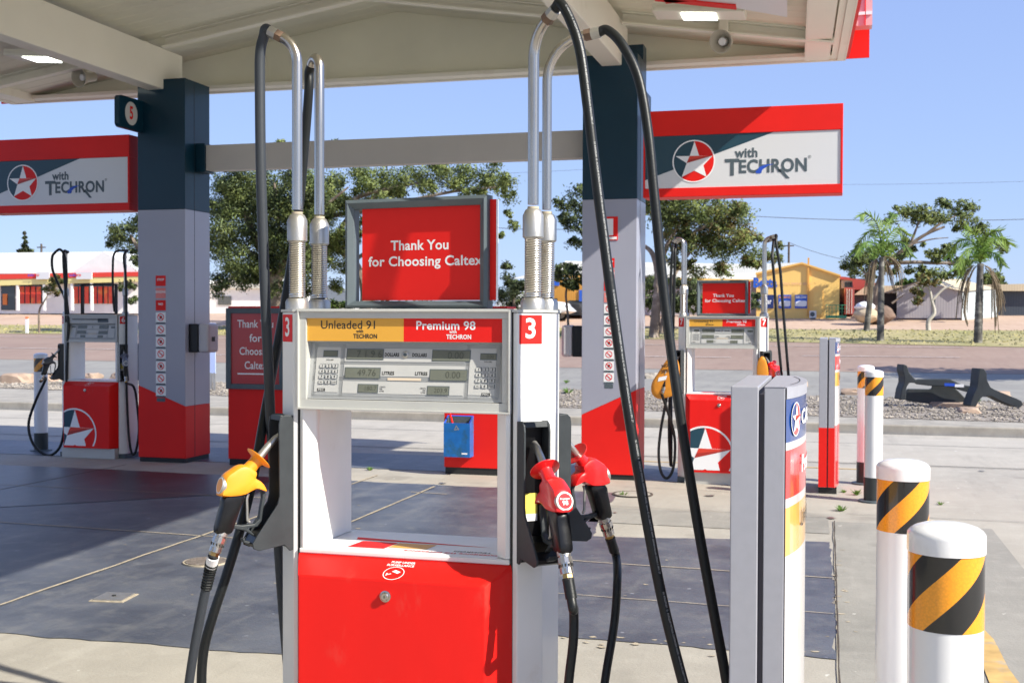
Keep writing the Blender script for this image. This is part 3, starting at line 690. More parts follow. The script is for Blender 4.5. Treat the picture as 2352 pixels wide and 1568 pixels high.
        for k in range(40):
            a0, a1 = 2*math.pi*k/40, 2*math.pi*(k+1)/40
            mb.flat([(0.03*math.cos(a0), 0.037+0.03*math.sin(a0)), (0.0325*math.cos(a0), 0.037+0.0325*math.sin(a0)), (0.0325*math.cos(a1), 0.037+0.0325*math.sin(a1)), (0.03*math.cos(a1), 0.037+0.03*math.sin(a1))], f2, TXW)
        mb.flat([(-0.008, 0.045), (0.012, 0.036), (0.020, 0.045), (0.001, 0.054)], f2, TXW); mb.flat([(-0.020, 0.030), (-0.008, 0.036), (-0.006, 0.033), (-0.020, 0.027)], f2, TXW); mb.flat([(-0.022, 0.024), (-0.018, 0.024), (-0.018, 0.036), (-0.022, 0.036)], f2, TXW)
        mb.build('surveillance_sticker', lo)
        if star:
            mb = MB(); logo(mb, lambda x, z, l: V(x, p-0.001-l, z), -0.150, 0.275, 0.285, box=(-0.285, 0.287, 0.14, 0.80)); mb.build('star_logo', lo)
    lower(0); lower(1)
    mb = MB(); mb.box(-0.34, 0.34, -0.068, 0.8, 0.0, 0.112, FRAMEW); mb.box(-0.42, 0.42, 0.01, 0.31, 0.0, 0.05, SLATE); mb.build('plinth', t)
    # hose masts
    return t
def mast(t, x, y, bend, ztop, rad=0.0165, adir=None, couple=True, r0=0.09):
    # bend: horizontal unit direction of the arch
    zc = 1.606
    m = MB(); b = Vector(bend)
    base = Vector((x, y, 1.92)); P = [base, base+Vector((0, 0, (ztop-1.92)*0.5)), Vector((x, y, ztop-r0))]
    ang = R(72) if adir is None else adir
    for k in range(1, 9):
        a = ang*k/8; P.append(Vector((x, y, ztop-r0))+b*(r0*(1-math.cos(a)))+Vector((0, 0, r0*math.sin(a))))
    m.tube(P, rad, CHROME, seg=20)
    po = m.build('hose_mast', t, smooth=True)
    m = MB(); mx = Matrix.Translation((x, y, 0))
    m.lathe([(0.037, 1.606), (0.037, 1.630), (0.032, 1.640), (0.026, 1.642), (0.0001, 1.642)], ALU, mx); m.build('mast_flange', po, smooth=True); m = MB()
    m.lathe([(0.026, 1.818), (0.0315, 1.823), (0.0315, 1.887), (0.0235, 1.904), (0.0165, 1.908), (0.0001, 1.908)], ALU, mx)
    m.lathe([(0.0172, 1.905), (0.0172, 1.913), (0.0166, 1.914)], mat('sealant', (0.42, 0.36, 0.27), 0.8, var=0.2), mx)
    for a in (200, 300): m.lathe([(0.005, 0.0275), (0.005, 0.0295), (0.0001, 0.0296)], SEAM, mx @ Matrix.Translation((0, 0, 1.852)) @ Matrix.Rotation(R(a), 4, 'Z') @ Matrix.Rotation(R(90), 4, 'Y'), seg=10)
    m.build('mast_collar', po, smooth=True)
    m = MB(); n = 25; pts = []
    for i in range(n*12+1):
        a = 2*math.pi*i/12; pts.append(Vector((x+0.0225*math.cos(a), y+0.0225*math.sin(a), 1.642+(1.820-1.642)*i/(n*12))))
    m.tube(pts, 0.0038, SPRING, seg=7); m.lathe([(0.017, 1.642), (0.017, 1.828)], SEAM, mx, seg=16, cap=False)
    m.build('mast_spring', po, smooth=True)
    if couple:
        d = (P[-1]-P[-2]).normalized(); m = MB()
        m.tube([P[-1]-d*0.004, P[-1]+d*0.018], rad+0.0035, RUST, seg=6); m.tube([P[-1]+d*0.018, P[-1]+d*0.045], rad+0.003, ALU, seg=8)
        m.build('mast_coupling', po)
        return P[-1]+d*0.04, d
    return P[-1], (P[-1]-P[-2]).normalized()
HOSETXT = 'SC KINGFLEX  G  AUSQUIP PETROL DISPENSER HOSE 16mm ID AS 2683/TYPE 4/WP 2000kPa/Grade 2/Kind 2 SRC 27'
def hose(t, pts, r, mt=None, text=False, seg=14, smooth=10, th0=0.0):
    m = MB(); m.tube(pts, r, mt or RUB, seg=seg, smooth=smooth); o = m.build('hose', t, smooth=True)
    if text:
        P = catmull(pts, smooth); cum = [0]
        for i in range(1, len(P)): cum.append(cum[-1]+(P[i]-P[i-1]).length)
        m = MB(); vs, fs = text_geo(HOSETXT, 0.0062, 0.0, 'LEFT'); W_ = max(v[0] for v in vs); L = 0.37; s0 = 0.06
        tocam = Vector((0.42, -0.9, 0)).normalized()
        while s0+L < cum[-1]:
            out = []
            for x, y in vs:
                s = s0+x*L/W_; i = max(0, min(len(P)-2, next((k for k in range(len(cum)) if cum[k] > s), len(cum))-1))
                f = (s-cum[i])/(cum[i+1]-cum[i]); p = P[i].lerp(P[i+1], f); T = (P[i+1]-P[i]).normalized()
                e1 = (tocam-T*tocam.dot(T)).normalized(); e2 = T.cross(e1); a = th0-y/r*1.2
                out.append(p+e1*(math.cos(a)*(r+0.0004))+e2*(math.sin(a)*(r+0.0004)))
            m.add(out, fs, mat('hose_print', (0.42, 0.43, 0.44), 0.5)); s0 += L+0.05
        m.build('lettering', o)
    return o
def topper(t, insert=True, small=None):
    mx = Matrix.Translation((-0.012, 0.16, 1.784)) @ Matrix.Rotation(R(-7), 4, 'Z')
    W2, H2, bw = 0.250, 0.173, 0.029
    f = lambda x, y, z: mx @ Vector((x, y, z))
    m = MB()
    def bar(q0, q1, i0, i1, mt):
        # mitred bar with sloping inner lip: outer edge q, inner edge i
        y0, y1 = -0.024, 0.024
        pts = [(q0, -0.018), (q1, -0.018), (i1, y0+0.012), (i0, y0+0.012)]
        mid0 = ((q0[0]*0.62+i0[0]*0.38), (q0[1]*0.62+i0[1]*0.38)); mid1 = ((q1[0]*0.62+i1[0]*0.38), (q1[1]*0.62+i1[1]*0.38))
        v = [f(q0[0], -0.016, q0[1]), f(q1[0], -0.016, q1[1]), f(mid1[0], y0, mid1[1]), f(mid0[0], y0, mid0[1]), f(i1[0], -0.010, i1[1]), f(i0[0], -0.010, i0[1]),
             f(q0[0], y1, q0[1]), f(q1[0], y1, q1[1]), f(i1[0], y1, i1[1]), f(i0[0], y1, i0[1])]
        m.add(v, [(0, 1, 2, 3), (3, 2, 4, 5), (0, 6, 7, 1), (5, 4, 8, 9), (6, 9, 8, 7)], mt)
    bwx = bw if insert else 0.018; FM = SLATE if insert else SEAM
    O = [(-W2, -H2), (W2, -H2), (W2, H2), (-W2, H2)]; I = [(-W2+bwx, -H2+bwx*.8), (W2-bwx, -H2+bwx*.8), (W2-bwx, H2-bwx), (-W2+bwx, H2-bwx)]
    for k in range(4): bar(O[k], O[(k+1) % 4], I[k], I[(k+1) % 4], FM)
    m.box(-0.15, 0.17, -0.02, 0.03, -0.179, -0.1735, ALU, mx)
    m.build('topper_frame', t, bevel=0.001)
    if insert:
        m = MB(); m.box(-0.197, 0.271, 0.0, 0.012, -0.148, 0.160, RED, mx)
        m.box(0.271, 0.2722, -0.0005, 0.0125, -0.148, 0.160, TXW, mx)
        pn = m.build('topper_panel', t)
        m = MB(); g = lambda p, q: f(p, -0.0003, q)
        put_text(m, 'Thank You', 0.043, g, TXW, 0.009, 0.024, bold=0.022, width=0.203); put_text(m, 'for Choosing Caltex', 0.043, g, TXW, 0.025, -0.026, bold=0.022, width=0.40)
        m.build('lettering', pn)

# nozzle --------------------------------------------------------------------
def NA(x): return (815-x)*0.000314
def NZ(y): return 1.072-(y-800)*0.000305
def nzp(lst): return [(NA(x), NZ(y)) for x, y in lst]
def make_boot(t, s, yf):
    n = Vector((s*NF[0], NF[1] if not yf else -NF[1], 0)); u = Vector((-n.y, n.x, 0))
    c = Vector((s*0.392, 0.0275 if not yf else 0.2925, 0))
    F = lambda a, z, l: c+n*a+u*l+Vector((0, 0, z))
    prof = [(0.0, 1.278), (0.030, 1.280), (0.044, 1.270), (0.048, 1.250), (0.046, 1.03), (0.052, 1.005), (0.118, 0.915), (0.133, 0.892), (0.130, 0.876), (0.112, 0.868), (0.03, 0.878), (0.012, 0.858), (0.0, 0.860)]
    m = MB()
    for l0, l1 in ((-0.044, -0.037), (0.037, 0.044)): m.prism(prof, l0, l1, F, BOOT)
    m.prism([(0.001, 1.262), (0.044, 1.262), (0.040, 1.2785), (0.001, 1.2765)], -0.0368, 0.0368, F, BOOT)
    m.prism([(0.001, 0.8615), (0.006, 0.8615), (0.006, 1.2615), (0.001, 1.2615)], -0.0368, 0.0368, F, BLKP)
    m.prism([(0.0065, 0.88), (0.11, 0.871), (0.128, 0.879), (0.130, 0.890), (0.115, 0.913), (0.07, 0.93), (0.0065, 0.94)], -0.0368, 0.0368, F, BLKP)
    m.prism([(0.132, 0.885), (0.150, 0.893), (0.152, 0.905), (0.146, 0.904), (0.143, 0.897), (0.128, 0.893)], -0.012, 0.012, F, BOOT)
    bo = m.build('nozzle_boot', t, bevel=0.002)
    m = MB(); m.prism([(0.0064, 0.985), (0.0070, 0.985), (0.0070, 1.065), (0.0064, 1.065)], -0.033, 0.02, F, mat('yellow_sticker', (0.80, 0.68, 0.12), 0.5, var=0.1))
    m.prism([(0.0071, 0.983), (0.0075, 0.983), (0.0075, 1.004), (0.0071, 1.004)], -0.033, 0.02, F, TXW); m.build('instruction_sticker', bo)
def make_nozzle(mt, label, word=None, mini=False):
    t = thing('fuel_nozzle', label, 'fuel nozzle')
    F = lambda a, z, l: Vector((a, l, z))
    m = MB(); m.tube([F(0.020, 1.215, 0), F(0.035, 1.206, 0), F(0.062, 1.18, 0), F(0.12, 1.115, 0)], [0.0095, 0.0105, 0.0115, 0.0125], ALU, seg=14, smooth=0)
    m.build('spout', t, smooth=True)
    ax = (Vector((0.020-0.12, 0, 1.215-1.115))).normalized(); c = F(NA(512), NZ(568), 0)
    rot = Vector((0, 0, 1)).rotation_difference(ax).to_matrix().to_4x4(); mx = Matrix.Translation(c) @ rot
    m = MB(); m.lathe([(0.021, -0.040), (0.0195, -0.012), (0.022, -0.003), (0.030, 0.0), (0.044, 0.004), (0.045, 0.006), (0.043, 0.007), (0.028, 0.004), (0.013, 0.002)], mt, mx, seg=32, cap=False)
    m.build('splash_guard', t, smooth=True)
    m = MB(); m.pillow(nzp([(160, 708), (232, 655), (312, 612), (385, 612), (450, 650), (486, 690), (474, 745), (530, 785), (572, 835), (594, 893), (545, 872), (478, 862), (420, 880), (350, 910), (215, 918), (118, 903), (108, 880), (130, 800)]), 0.029, F, mt)
    for k in range(3): m.prism(nzp([(165+k*22, 800), (172+k*22, 796), (225+k*8, 868), (218+k*8, 871)]), -0.0275, 0.0275, F, mt)
    m.build('cover', t, smooth=True)
    e0 = Vector((NA(150), 0, NZ(715))); e1 = Vector((NA(108), 0, NZ(885))); cc = (e0+e1)/2; ax2 = Vector((NA(60)-NA(129), 0, NZ(790)-NZ(800))); dn = Vector((-(e1-e0).z, 0, (e1-e0).x)).normalized()
    if dn.x < 0: dn = -dn
    rot = Vector((0, 0, 1)).rotation_difference(dn).to_matrix().to_4x4(); mx = Matrix.Translation(cc+Vector((0, 0, 0))-dn*0.006) @ rot
    m = MB(); m.lathe([(0.026, -0.012), (0.028, -0.002), (0.028, 0.003), (0.0265, 0.006), (0.0001, 0.006)], ALU, mx, seg=30)
    m.lathe([(0.0245, 0.0062), (0.0245, 0.0068), (0.0001, 0.0068)], TXW, mx, seg=30); m.lathe([(0.0215, 0.0069), (0.0215, 0.0073), (0.0001, 0.0073)], mt, mx, seg=30)
    if word and not mini:
        u = Vector((0, 1, 0)); wv = dn.cross(u); wv = wv if wv.z > 0 else -wv
        base = cc-dn*0.006+dn*0.0078
        g = lambda p, q: base+u*p+wv*q
        put_text(m, word[0], 0.0078, g, TXW, 0, 0.0065, bold=0.02, width=0.030); put_text(m, word[1], 0.0175, g, TXW, 0, -0.0055, bold=0.03)
    m.build('end_cap', t, smooth=True)
    m = MB(); m.pillow(nzp([(170, 900), (370, 895), (330, 1020), (290, 1130), (262, 1210), (230, 1285), (140, 1290), (75, 1260), (100, 1130), (135, 1000)]), 0.0215, F, BLKP); m.build('handle', t, smooth=True)
    m = MB(); m.prism(nzp([(525, 875), (590, 905), (585, 980), (560, 1080), (545, 1190), (500, 1245), (400, 1250), (470, 1320), (460, 1335), (370, 1270), (240, 1235), (240, 1195), (350, 1215), (470, 1212), (518, 1170), (532, 1060), (552, 960), (550, 915)]), -0.009, 0.009, F, BOOT); m.build('trigger_guard', t, bevel=0.003)
    m = MB(); m.tube([F(*p, 0) for p in nzp([(418, 905), (402, 960), (405, 1060), (408, 1165), (430, 1195)])], 0.0045, ALU, seg=8, smooth=4); m.build('trigger', t, smooth=True)
    a = F(NA(152), NZ(1262), 0); b = F(NA(70), NZ(1480), 0); d = (b-a).normalized(); L = (b-a).length; m = MB()
    def seg(s0, s1, r0, r1, mt_, sg=18): m.tube([a+d*s0, a+d*s1], [r0, r1], mt_, seg=sg)
    seg(0, 0.012, 0.020, 0.020, ALU); seg(0.012, 0.018, 0.017, 0.017, CHROME); seg(0.018, 0.034, 0.0215, 0.0215, CHROME, 12); seg(0.034, 0.05, 0.0195, 0.018, CHROME); seg(0.05, 0.064, 0.019, 0.019, CHROME)
    for k in range(12):
        an = 2*math.pi*k/12; e = d.cross(Vector((0, 1, 0))); p = a+d*0.041+(e*math.cos(an)+Vector((0, 1, 0))*math.sin(an))*0.0188; m.box(-.0018, .0018, -.0018, .0018, -.004, .004, SEAM, Matrix.Translation(p))
    seg(0.064, 0.076, 0.015, 0.015, BRASS, 6); seg(0.076, 0.082, 0.017, 0.017, SEAM)
    m.build('swivel', t, smooth=False)
    t['sw'] = 0.0
    return t, a+d*0.082, d
def place_nozzle(noz, pumploc, s, yf, rzp=0.0):
    n = Vector((s*NF[0], NF[1] if not yf else -NF[1], 0)); c = Vector((s*0.392, 0.0275 if not yf else 0.2925, 0))
    ang = math.atan2(n.y, n.x)
    return Vector(pumploc)+c+n*0.005, ang
def w2(loc, ang, p):
    return Vector(loc)+Vector((p.x*math.cos(ang)-p.y*math.sin(ang), p.x*math.sin(ang)+p.y*math.cos(ang), p.z))

# ---- build the three pumps
P3 = Vector((-1.26, 3.33, 0)); P7 = Vector((-1.052, 11.4, 0)); P6 = Vector((-8.08, 11.5, 0))
p3 = thing('fuel_pump', 'large white and red fuel pump numbered 3 standing nearest in the middle', 'fuel pump', P3, 0, 'fuel pumps on the forecourt')
pump_body(p3, '3', star=False); topper(p3)
p7 = thing('fuel_pump', 'sunlit far fuel pump numbered 7 right of the right column', 'fuel pump', P7, 0, 'fuel pumps on the forecourt')
pump_body(p7, '7'); topper(p7)
p6 = thing('fuel_pump', 'shaded far fuel pump numbered 6 with an empty topper frame at left', 'fuel pump', P6, 0, 'fuel pumps on the forecourt')
pump_body(p6, '6', banner=False); topper(p6, insert=False)
for t in (p3, p7, p6):
    for s in (-1, 1):
        for yf in (0, 1): make_boot(t, s, yf)
nY, swp, swd = make_nozzle(YELP, 'yellow unleaded nozzle hanging in the left front holder of pump 3')
nR, _, _ = make_nozzle(REDP, 'red premium nozzle pointing at the viewer in the right front holder of pump 3', ('Premium', '98'))
GN = 'fuel nozzles hanging in their holders'
loc, ang = place_nozzle(nY, P3, -1, 0); nY.location = loc; nY.rotation_euler = (0, 0, ang); nY['group'] = GN; end_lf = w2(loc, ang, swp), w2((0, 0, 0), ang, swd)
loc, ang = place_nozzle(nR, P3, 1, 0); nR.location = loc; nR.rotation_euler = (0, 0, ang); nR['group'] = GN; end_rf = w2(loc, ang, swp), w2((0, 0, 0), ang, swd)
loc, ang = place_nozzle(nR, P3, 1, 1); dup(nR, loc, ang, 'red nozzle seen from the side in the right rear holder of pump 3', GN); end_rr = w2(loc, ang, swp), w2((0, 0, 0), ang, swd)
loc, ang = place_nozzle(nY, P3, -1, 1); dup(nY, loc, ang, 'yellow nozzle mostly hidden behind the left post of pump 3', GN); end_lr = w2(loc, ang, swp), w2((0, 0, 0), ang, swd)
E7 = {}
for s, yf, src, lab in ((-1, 0, nY, 'small yellow nozzle with a yellow out of service bag on the left of pump 7'), (1, 0, nR, 'small red nozzle in the right front holder of pump 7 above the totem'), (-1, 1, nY, 'small yellow nozzle in the left rear holder of pump 7'), (1, 1, nR, 'small red nozzle in the right rear holder of pump 7')):
    loc, ang = place_nozzle(src, P7, s, yf); dup(src, loc, ang, lab, GN); E7[(s, yf)] = (w2(loc, ang, swp), w2((0, 0, 0), ang, swd))
nK, _, _ = make_nozzle(mat('black_nozzle_rubber', (0.03, 0.03, 0.033), 0.4, coat=0.2), 'black diesel nozzle on the left side of shaded pump 6 beside the bollard')
nG, _, _ = make_nozzle(mat('blue_grey_plastic', (0.16, 0.18, 0.24), 0.4, coat=0.2), 'grey nozzle in the right front holder of shaded pump 6')
E6 = {}
loc, ang = place_nozzle(nK, P6, -1, 0); nK.location = loc; nK.rotation_euler = (0, 0, ang); nK['group'] = GN; E6[(-1, 0)] = (w2(loc, ang, swp), w2((0, 0, 0), ang, swd))
loc, ang = place_nozzle(nG, P6, 1, 0); nG.location = loc; nG.rotation_euler = (0, 0, ang); nG['group'] = GN; E6[(1, 0)] = (w2(loc, ang, swp), w2((0, 0, 0), ang, swd))

# masts and hoses of pump 3 (local coordinates)
def L3(px, py, yl): return D(px, py, P3.y+yl)-P3
e1, d1 = mast(p3, -0.385, 0.08, (-1, -0.05, 0), 2.474, adir=R(66))
e2, d2 = mast(p3, -0.385, 0.245, (-0.75, 0.66, 0), 2.438, adir=R(150), couple=False, r0=0.035)
e3, d3 = mast(p3, 0.385, 0.08, (0.8, -0.6, 0), 2.468, adir=R(64), r0=0.11)
e4, d4 = mast(p3, 0.385, 0.25, (1.0, -0.1, 0), 2.452, adir=R(88), r0=0.13, rad=0.0150)
def endp(E, P, k): a, d = E; return [a-P-d*0.0, a-P+d*k]
hose(p3, [e1, e1+d1*0.02, L3(606, 84, 0.08), L3(598, 120, 0.08), L3(597, 200, 0.08), L3(600, 420, 0.08), L3(610, 700, 0.10), L3(617, 850, 0.13), L3(622, 975, 0.2), L3(632, 1120, 0.28), L3(640, 1260, 0.32), L3(650, 1400, 0.33), L3(664, 1560, 0.34), L3(690, 1800, 0.36)], 0.0165, RUBG)
hose(p3, [e2, e2+d2*0.03, L3(709, 210, 0.30), L3(700, 330, 0.32), L3(686, 480, 0.33), L3(662, 650, 0.32), L3(636, 800, 0.30), L3(608, 950, 0.22), L3(585, 1080, 0.12), L3(556, 1200, 0.04), L3(520, 1320, 0.0), L3(487, 1420, -0.02), L3(467, 1500, -0.02), L3(463, 1600, -0.02), L3(470, 1800, -0.02)], 0.0155)
hose(p3, [e3, e3+d3*0.03, L3(1312, 52, -0.02), L3(1333, 120, -0.04), L3(1348, 230, -0.06), L3(1372, 430, -0.08), L3(1402, 660, -0.10), L3(1436, 900, -0.11), L3(1478, 1150, -0.12), L3(1520, 1370, -0.12), L3(1562, 1540, -0.12), L3(1620, 1750, -0.12)], 0.0150, text=True, th0=-0.25)
hose(p3, [e4, e4+d4*0.03, L3(1430, 105, 0.2), L3(1466, 180, 0.18), L3(1488, 300, 0.16), L3(1503, 450, 0.14), L3(1528, 700, 0.12), L3(1562, 950, 0.10), L3(1602, 1200, 0.08), L3(1642, 1420, 0.06), L3(1668, 1560, 0.05), L3(1700, 1750, 0.05)], 0.0150)
a, d = end_lf; a = a-P3
hb = [a-d*0.004, L3(484, 1303, -0.135), L3(477, 1335, -0.13), L3(470, 1365, -0.125), L3(461, 1410, -0.12), L3(446, 1490, -0.11), L3(431, 1590, -0.10), L3(410, 1750, -0.10)]
hose(p3, hb, 0.0145, RUBG)
Pp = catmull(hb, 10); mb = MB()
acc = 0.0; nx_ = 0.030; k = 0
for i in range(len(Pp)-1):
    acc += (Pp[i+1]-Pp[i]).length
    if acc > nx_ and k < 11:
        q = Pp[i]; dd = (Pp[i+1]-Pp[i]).normalized(); mb.tube([q-dd*0.0032, q-dd*0.001, q+dd*0.001, q+dd*0.0032], [0.0165-k*0.0002, 0.0205-k*0.0003, 0.0205-k*0.0003, 0.0165-k*0.0002], RUB, seg=16); nx_ += 0.0088; k += 1
mb.tube([Pp[0], Pp[3], Pp[8]], 0.0185, TXW, seg=16)
mb.build('bend_restrictor', p3)
a, d = end_rf; a = a-P3
mb = MB(); mb.tube([a, a+d*0.05], 0.0165, RUB, seg=14); mb.build('bend_restrictor', p3, smooth=True)
hose(p3, [a+d*0.03, a+d*0.08, L3(1318, 1400, -0.12), L3(1317, 1470, -0.12), L3(1306, 1568, -0.12), L3(1290, 1750, -0.12)], 0.0135)
a, d = end_rr; a = a-P3
mb = MB(); mb.tube([a, a+d*0.045], 0.0165, RUB, seg=14); mb.build('bend_restrictor', p3, smooth=True)
hose(p3, [a+d*0.03, a+d*0.07, L3(1418, 1330, 0.4), L3(1411, 1430, 0.38), L3(1390, 1560, 0.34), L3(1365, 1750, 0.3)], 0.0140)
# pump 7
def L7(px, py, yl=0.0): return D(px, py, P7.y+yl)-P7
e, d = mast(p7, -0.385, 0.08, (-1, 0.1, 0), 2.36, adir=R(160), couple=False, r0=0.05)
mast(p7, -0.385, 0.245, (-1, 0.2, 0), 2.36, adir=R(160), couple=False, r0=0.05)
hose(p7, [e, e+d*0.02, L7(1545, 575), L7(1541, 640), L7(1540, 760), L7(1532, 900), L7(1518, 985), L7(1513, 1040), L7(1518, 1082), L7(1531, 1098), L7(1544, 1082), L7(1550, 1045), L7(1547, 990), E7[(-1, 0)][0]-P7], 0.0135)
hose(p7, [e+Vector((0, 0.17, 0)), L7(1550, 600, .2), L7(1546, 760, .2), L7(1538, 930, .2), L7(1537, 1010, .2), L7(1541, 1070, .2), L7(1542, 1000, .2), E7[(-1, 1)][0]-P7], 0.0135)
e, d = mast(p7, 0.385, 0.08, (1, -0.2, 0), 2.36, adir=R(80), r0=0.07)
hose(p7, [e, e+d*0.02, L7(1783, 560), L7(1792, 620), L7(1798, 700), L7(1806, 800), L7(1814, 900), L7(1822, 1000), L7(1815, 1060), L7(1800, 1070), L7(1788, 1000), E7[(1, 0)][0]-P7], 0.0135)
e, d = mast(p7, 0.385, 0.245, (1, -0.2, 0), 2.34, adir=R(80), r0=0.03)
hose(p7, [e, e+d*0.02, L7(1774, 590, .1), L7(1778, 640, .1), L7(1784, 740, .1), L7(1794, 850, .1), L7(1802, 950, .1), L7(1800, 1050, .1), L7(1790, 1000, .2), E7[(1, 1)][0]-P7], 0.0135)
# pump 6
def L6(px, py, yl=0.0): return D(px, py, P6.y+yl)-P6
e, d = mast(p6, -0.385, 0.08, (1, 0, 0), 2.32, adir=R(90), r0=0.03, couple=False)
hose(p6, [e, L6(146, 583), L6(150, 660), L6(157, 730), L6(155, 800), L6(153, 900), L6(148, 980), L6(138, 1025), L6(115, 1045), L6(90, 1035), L6(72, 1010), L6(66, 970), L6(82, 920), L6(105, 870), E6[(-1, 0)][0]-P6], 0.0155)
hose(p6, [L6(128, 578, .2), L6(120, 590, .2), L6(121, 620, .2), L6(135, 655, .2), L6(147, 680, .2), L6(152, 700, .2)], 0.0145)
hose(p6, [L6(128, 578, .0), L6(138, 573, .0), L6(149, 590, .0), L6(153, 640, .0), L6(150, 680, .0), L6(152, 740, .0)], 0.0145)
e, d = mast(p6, 0.385, 0.08, (1, 0, 0), 2.33, adir=R(90), r0=0.03, couple=False)
hose(p6, [e, L6(284, 590), L6(289, 640), L6(290, 720), L6(290, 800), L6(291, 900), L6(296, 1000), L6(303, 1040), L6(312, 1035), L6(319, 990), L6(316, 940), L6(308, 890), E6[(1, 0)][0]-P6], 0.0135)
hose(p6, [e, L6(264, 580), L6(259, 620), L6(260, 680), L6(263, 716)], 0.0125)
# out-of-service bags of pump 7
BAG = mat('orange_bag', (0.72, 0.27, 0.02), 0.5, var=0.12, vs=14)
def bag(pts, label, txt=True):
    c = [D(x, y, 11.27) for x, y in pts]; mb = MB()
    q = [(v.x, v.z) for v in c]; mb.pillow(q, 0.022, lambda a, b, l: Vector((a, 11.27+l, b)), BAG)
    o = mb.build('nozzle_bag', smooth=True); tag(o, label, 'nozzle bag', 'yellow bags pulled over nozzles')
    if txt:
        mb = MB(); k = D(1538, 838, 11.27); g = lambda p, q: Vector((k.x+p, 11.245, k.z+q))
        for i, s_ in enumerate(('NOT IN', 'SERVICE')): put_text(mb, s_, 0.042, g, INK, 0.0, -i*0.05, bold=0.03, rot=R(12))
        mb.add([g(-0.10, -0.12), g(-0.02, -0.10), g(-0.03, -0.14), g(-0.11, -0.16)], [(0, 1, 2, 3)], TXW); mb.build('lettering', o)
bag([(1553, 820), (1561, 845), (1557, 880), (1548, 905), (1532, 913), (1510, 915), (1497, 902), (1497, 880), (1510, 858), (1530, 828), (1543, 815)], 'orange yellow bag with black writing hanging over the left nozzle of pump 7')
bag([(1742, 825), (1752, 818), (1760, 830), (1765, 860), (1755, 880), (1742, 872), (1738, 850)], 'orange bag behind the red nozzle on the right of pump 7', txt=False)

# ------------------------------------------------------------------ columns
def column(name, x0, x1, y0, y1, slope, label, flip):
    t = thing('canopy_column', label, 'column', ((x0+x1)/2, (y0+y1)/2, 0), 0, 'columns carrying the canopy')
    hx, hy = (x1-x0)/2, (y1-y0)/2
    mb = MB(); mb.box(-hx+.01, hx-.01, -hy+.01, hy-.01, 0, 0.06, SEAM); mb.build('base_plate', t)
    za, zb = slope
    mb = MB(); vs = [(-hx, -hy, 0.05), (hx, -hy, 0.05), (hx, hy, 0.05), (-hx, hy, 0.05), (-hx, -hy, za), (hx, -hy, zb), (hx, hy, zb), (-hx, hy, za)]
    mb.add(vs, [(0, 3, 2, 1), (4, 5, 6, 7), (0, 1, 5, 4), (1, 2, 6, 5), (2, 3, 7, 6), (3, 0, 4, 7)], RED); mb.build('red_base_cladding', t, bevel=0.004)
    mb = MB(); vs = [(-hx, -hy, za+.001), (hx, -hy, zb+.001), (hx, hy, zb+.001), (-hx, hy, za+.001), (-hx, -hy, 2.75), (hx, -hy, 2.75), (hx, hy, 2.75), (-hx, hy, 2.75)]
    mb.add(vs, [(0, 3, 2, 1), (4, 5, 6, 7), (0, 1, 5, 4), (1, 2, 6, 5), (2, 3, 7, 6), (3, 0, 4, 7)], LILAC); mb.build('grey_cladding', t, bevel=0.004)
    mb = MB(); mb.box(-hx, hx, -hy, hy, 2.751, 4.16, TEAL); mb.build('teal_cladding', t, bevel=0.004)
    mb = MB(); mb.box(hx-.001, hx+.0015, -hy+.19, -hy+.196, 0.06, 4.15, SEAM); 
    if flip == 2: mb.box(hx-.15, hx, hy-.2, hy, 4.161, 4.32, TEAL)
    mb.build('cladding_joint', t)
    return t
cL = column('L', -7.37, -6.79, 11.33, 11.85, (0.835, 0.615), 'shaded left canopy column, grey over red with dark teal top', 1)
cR = column('R', -2.42, -1.877, 11.38, 11.92, (0.63, 0.885), 'sunlit right canopy column, grey over red with dark teal top', 2)
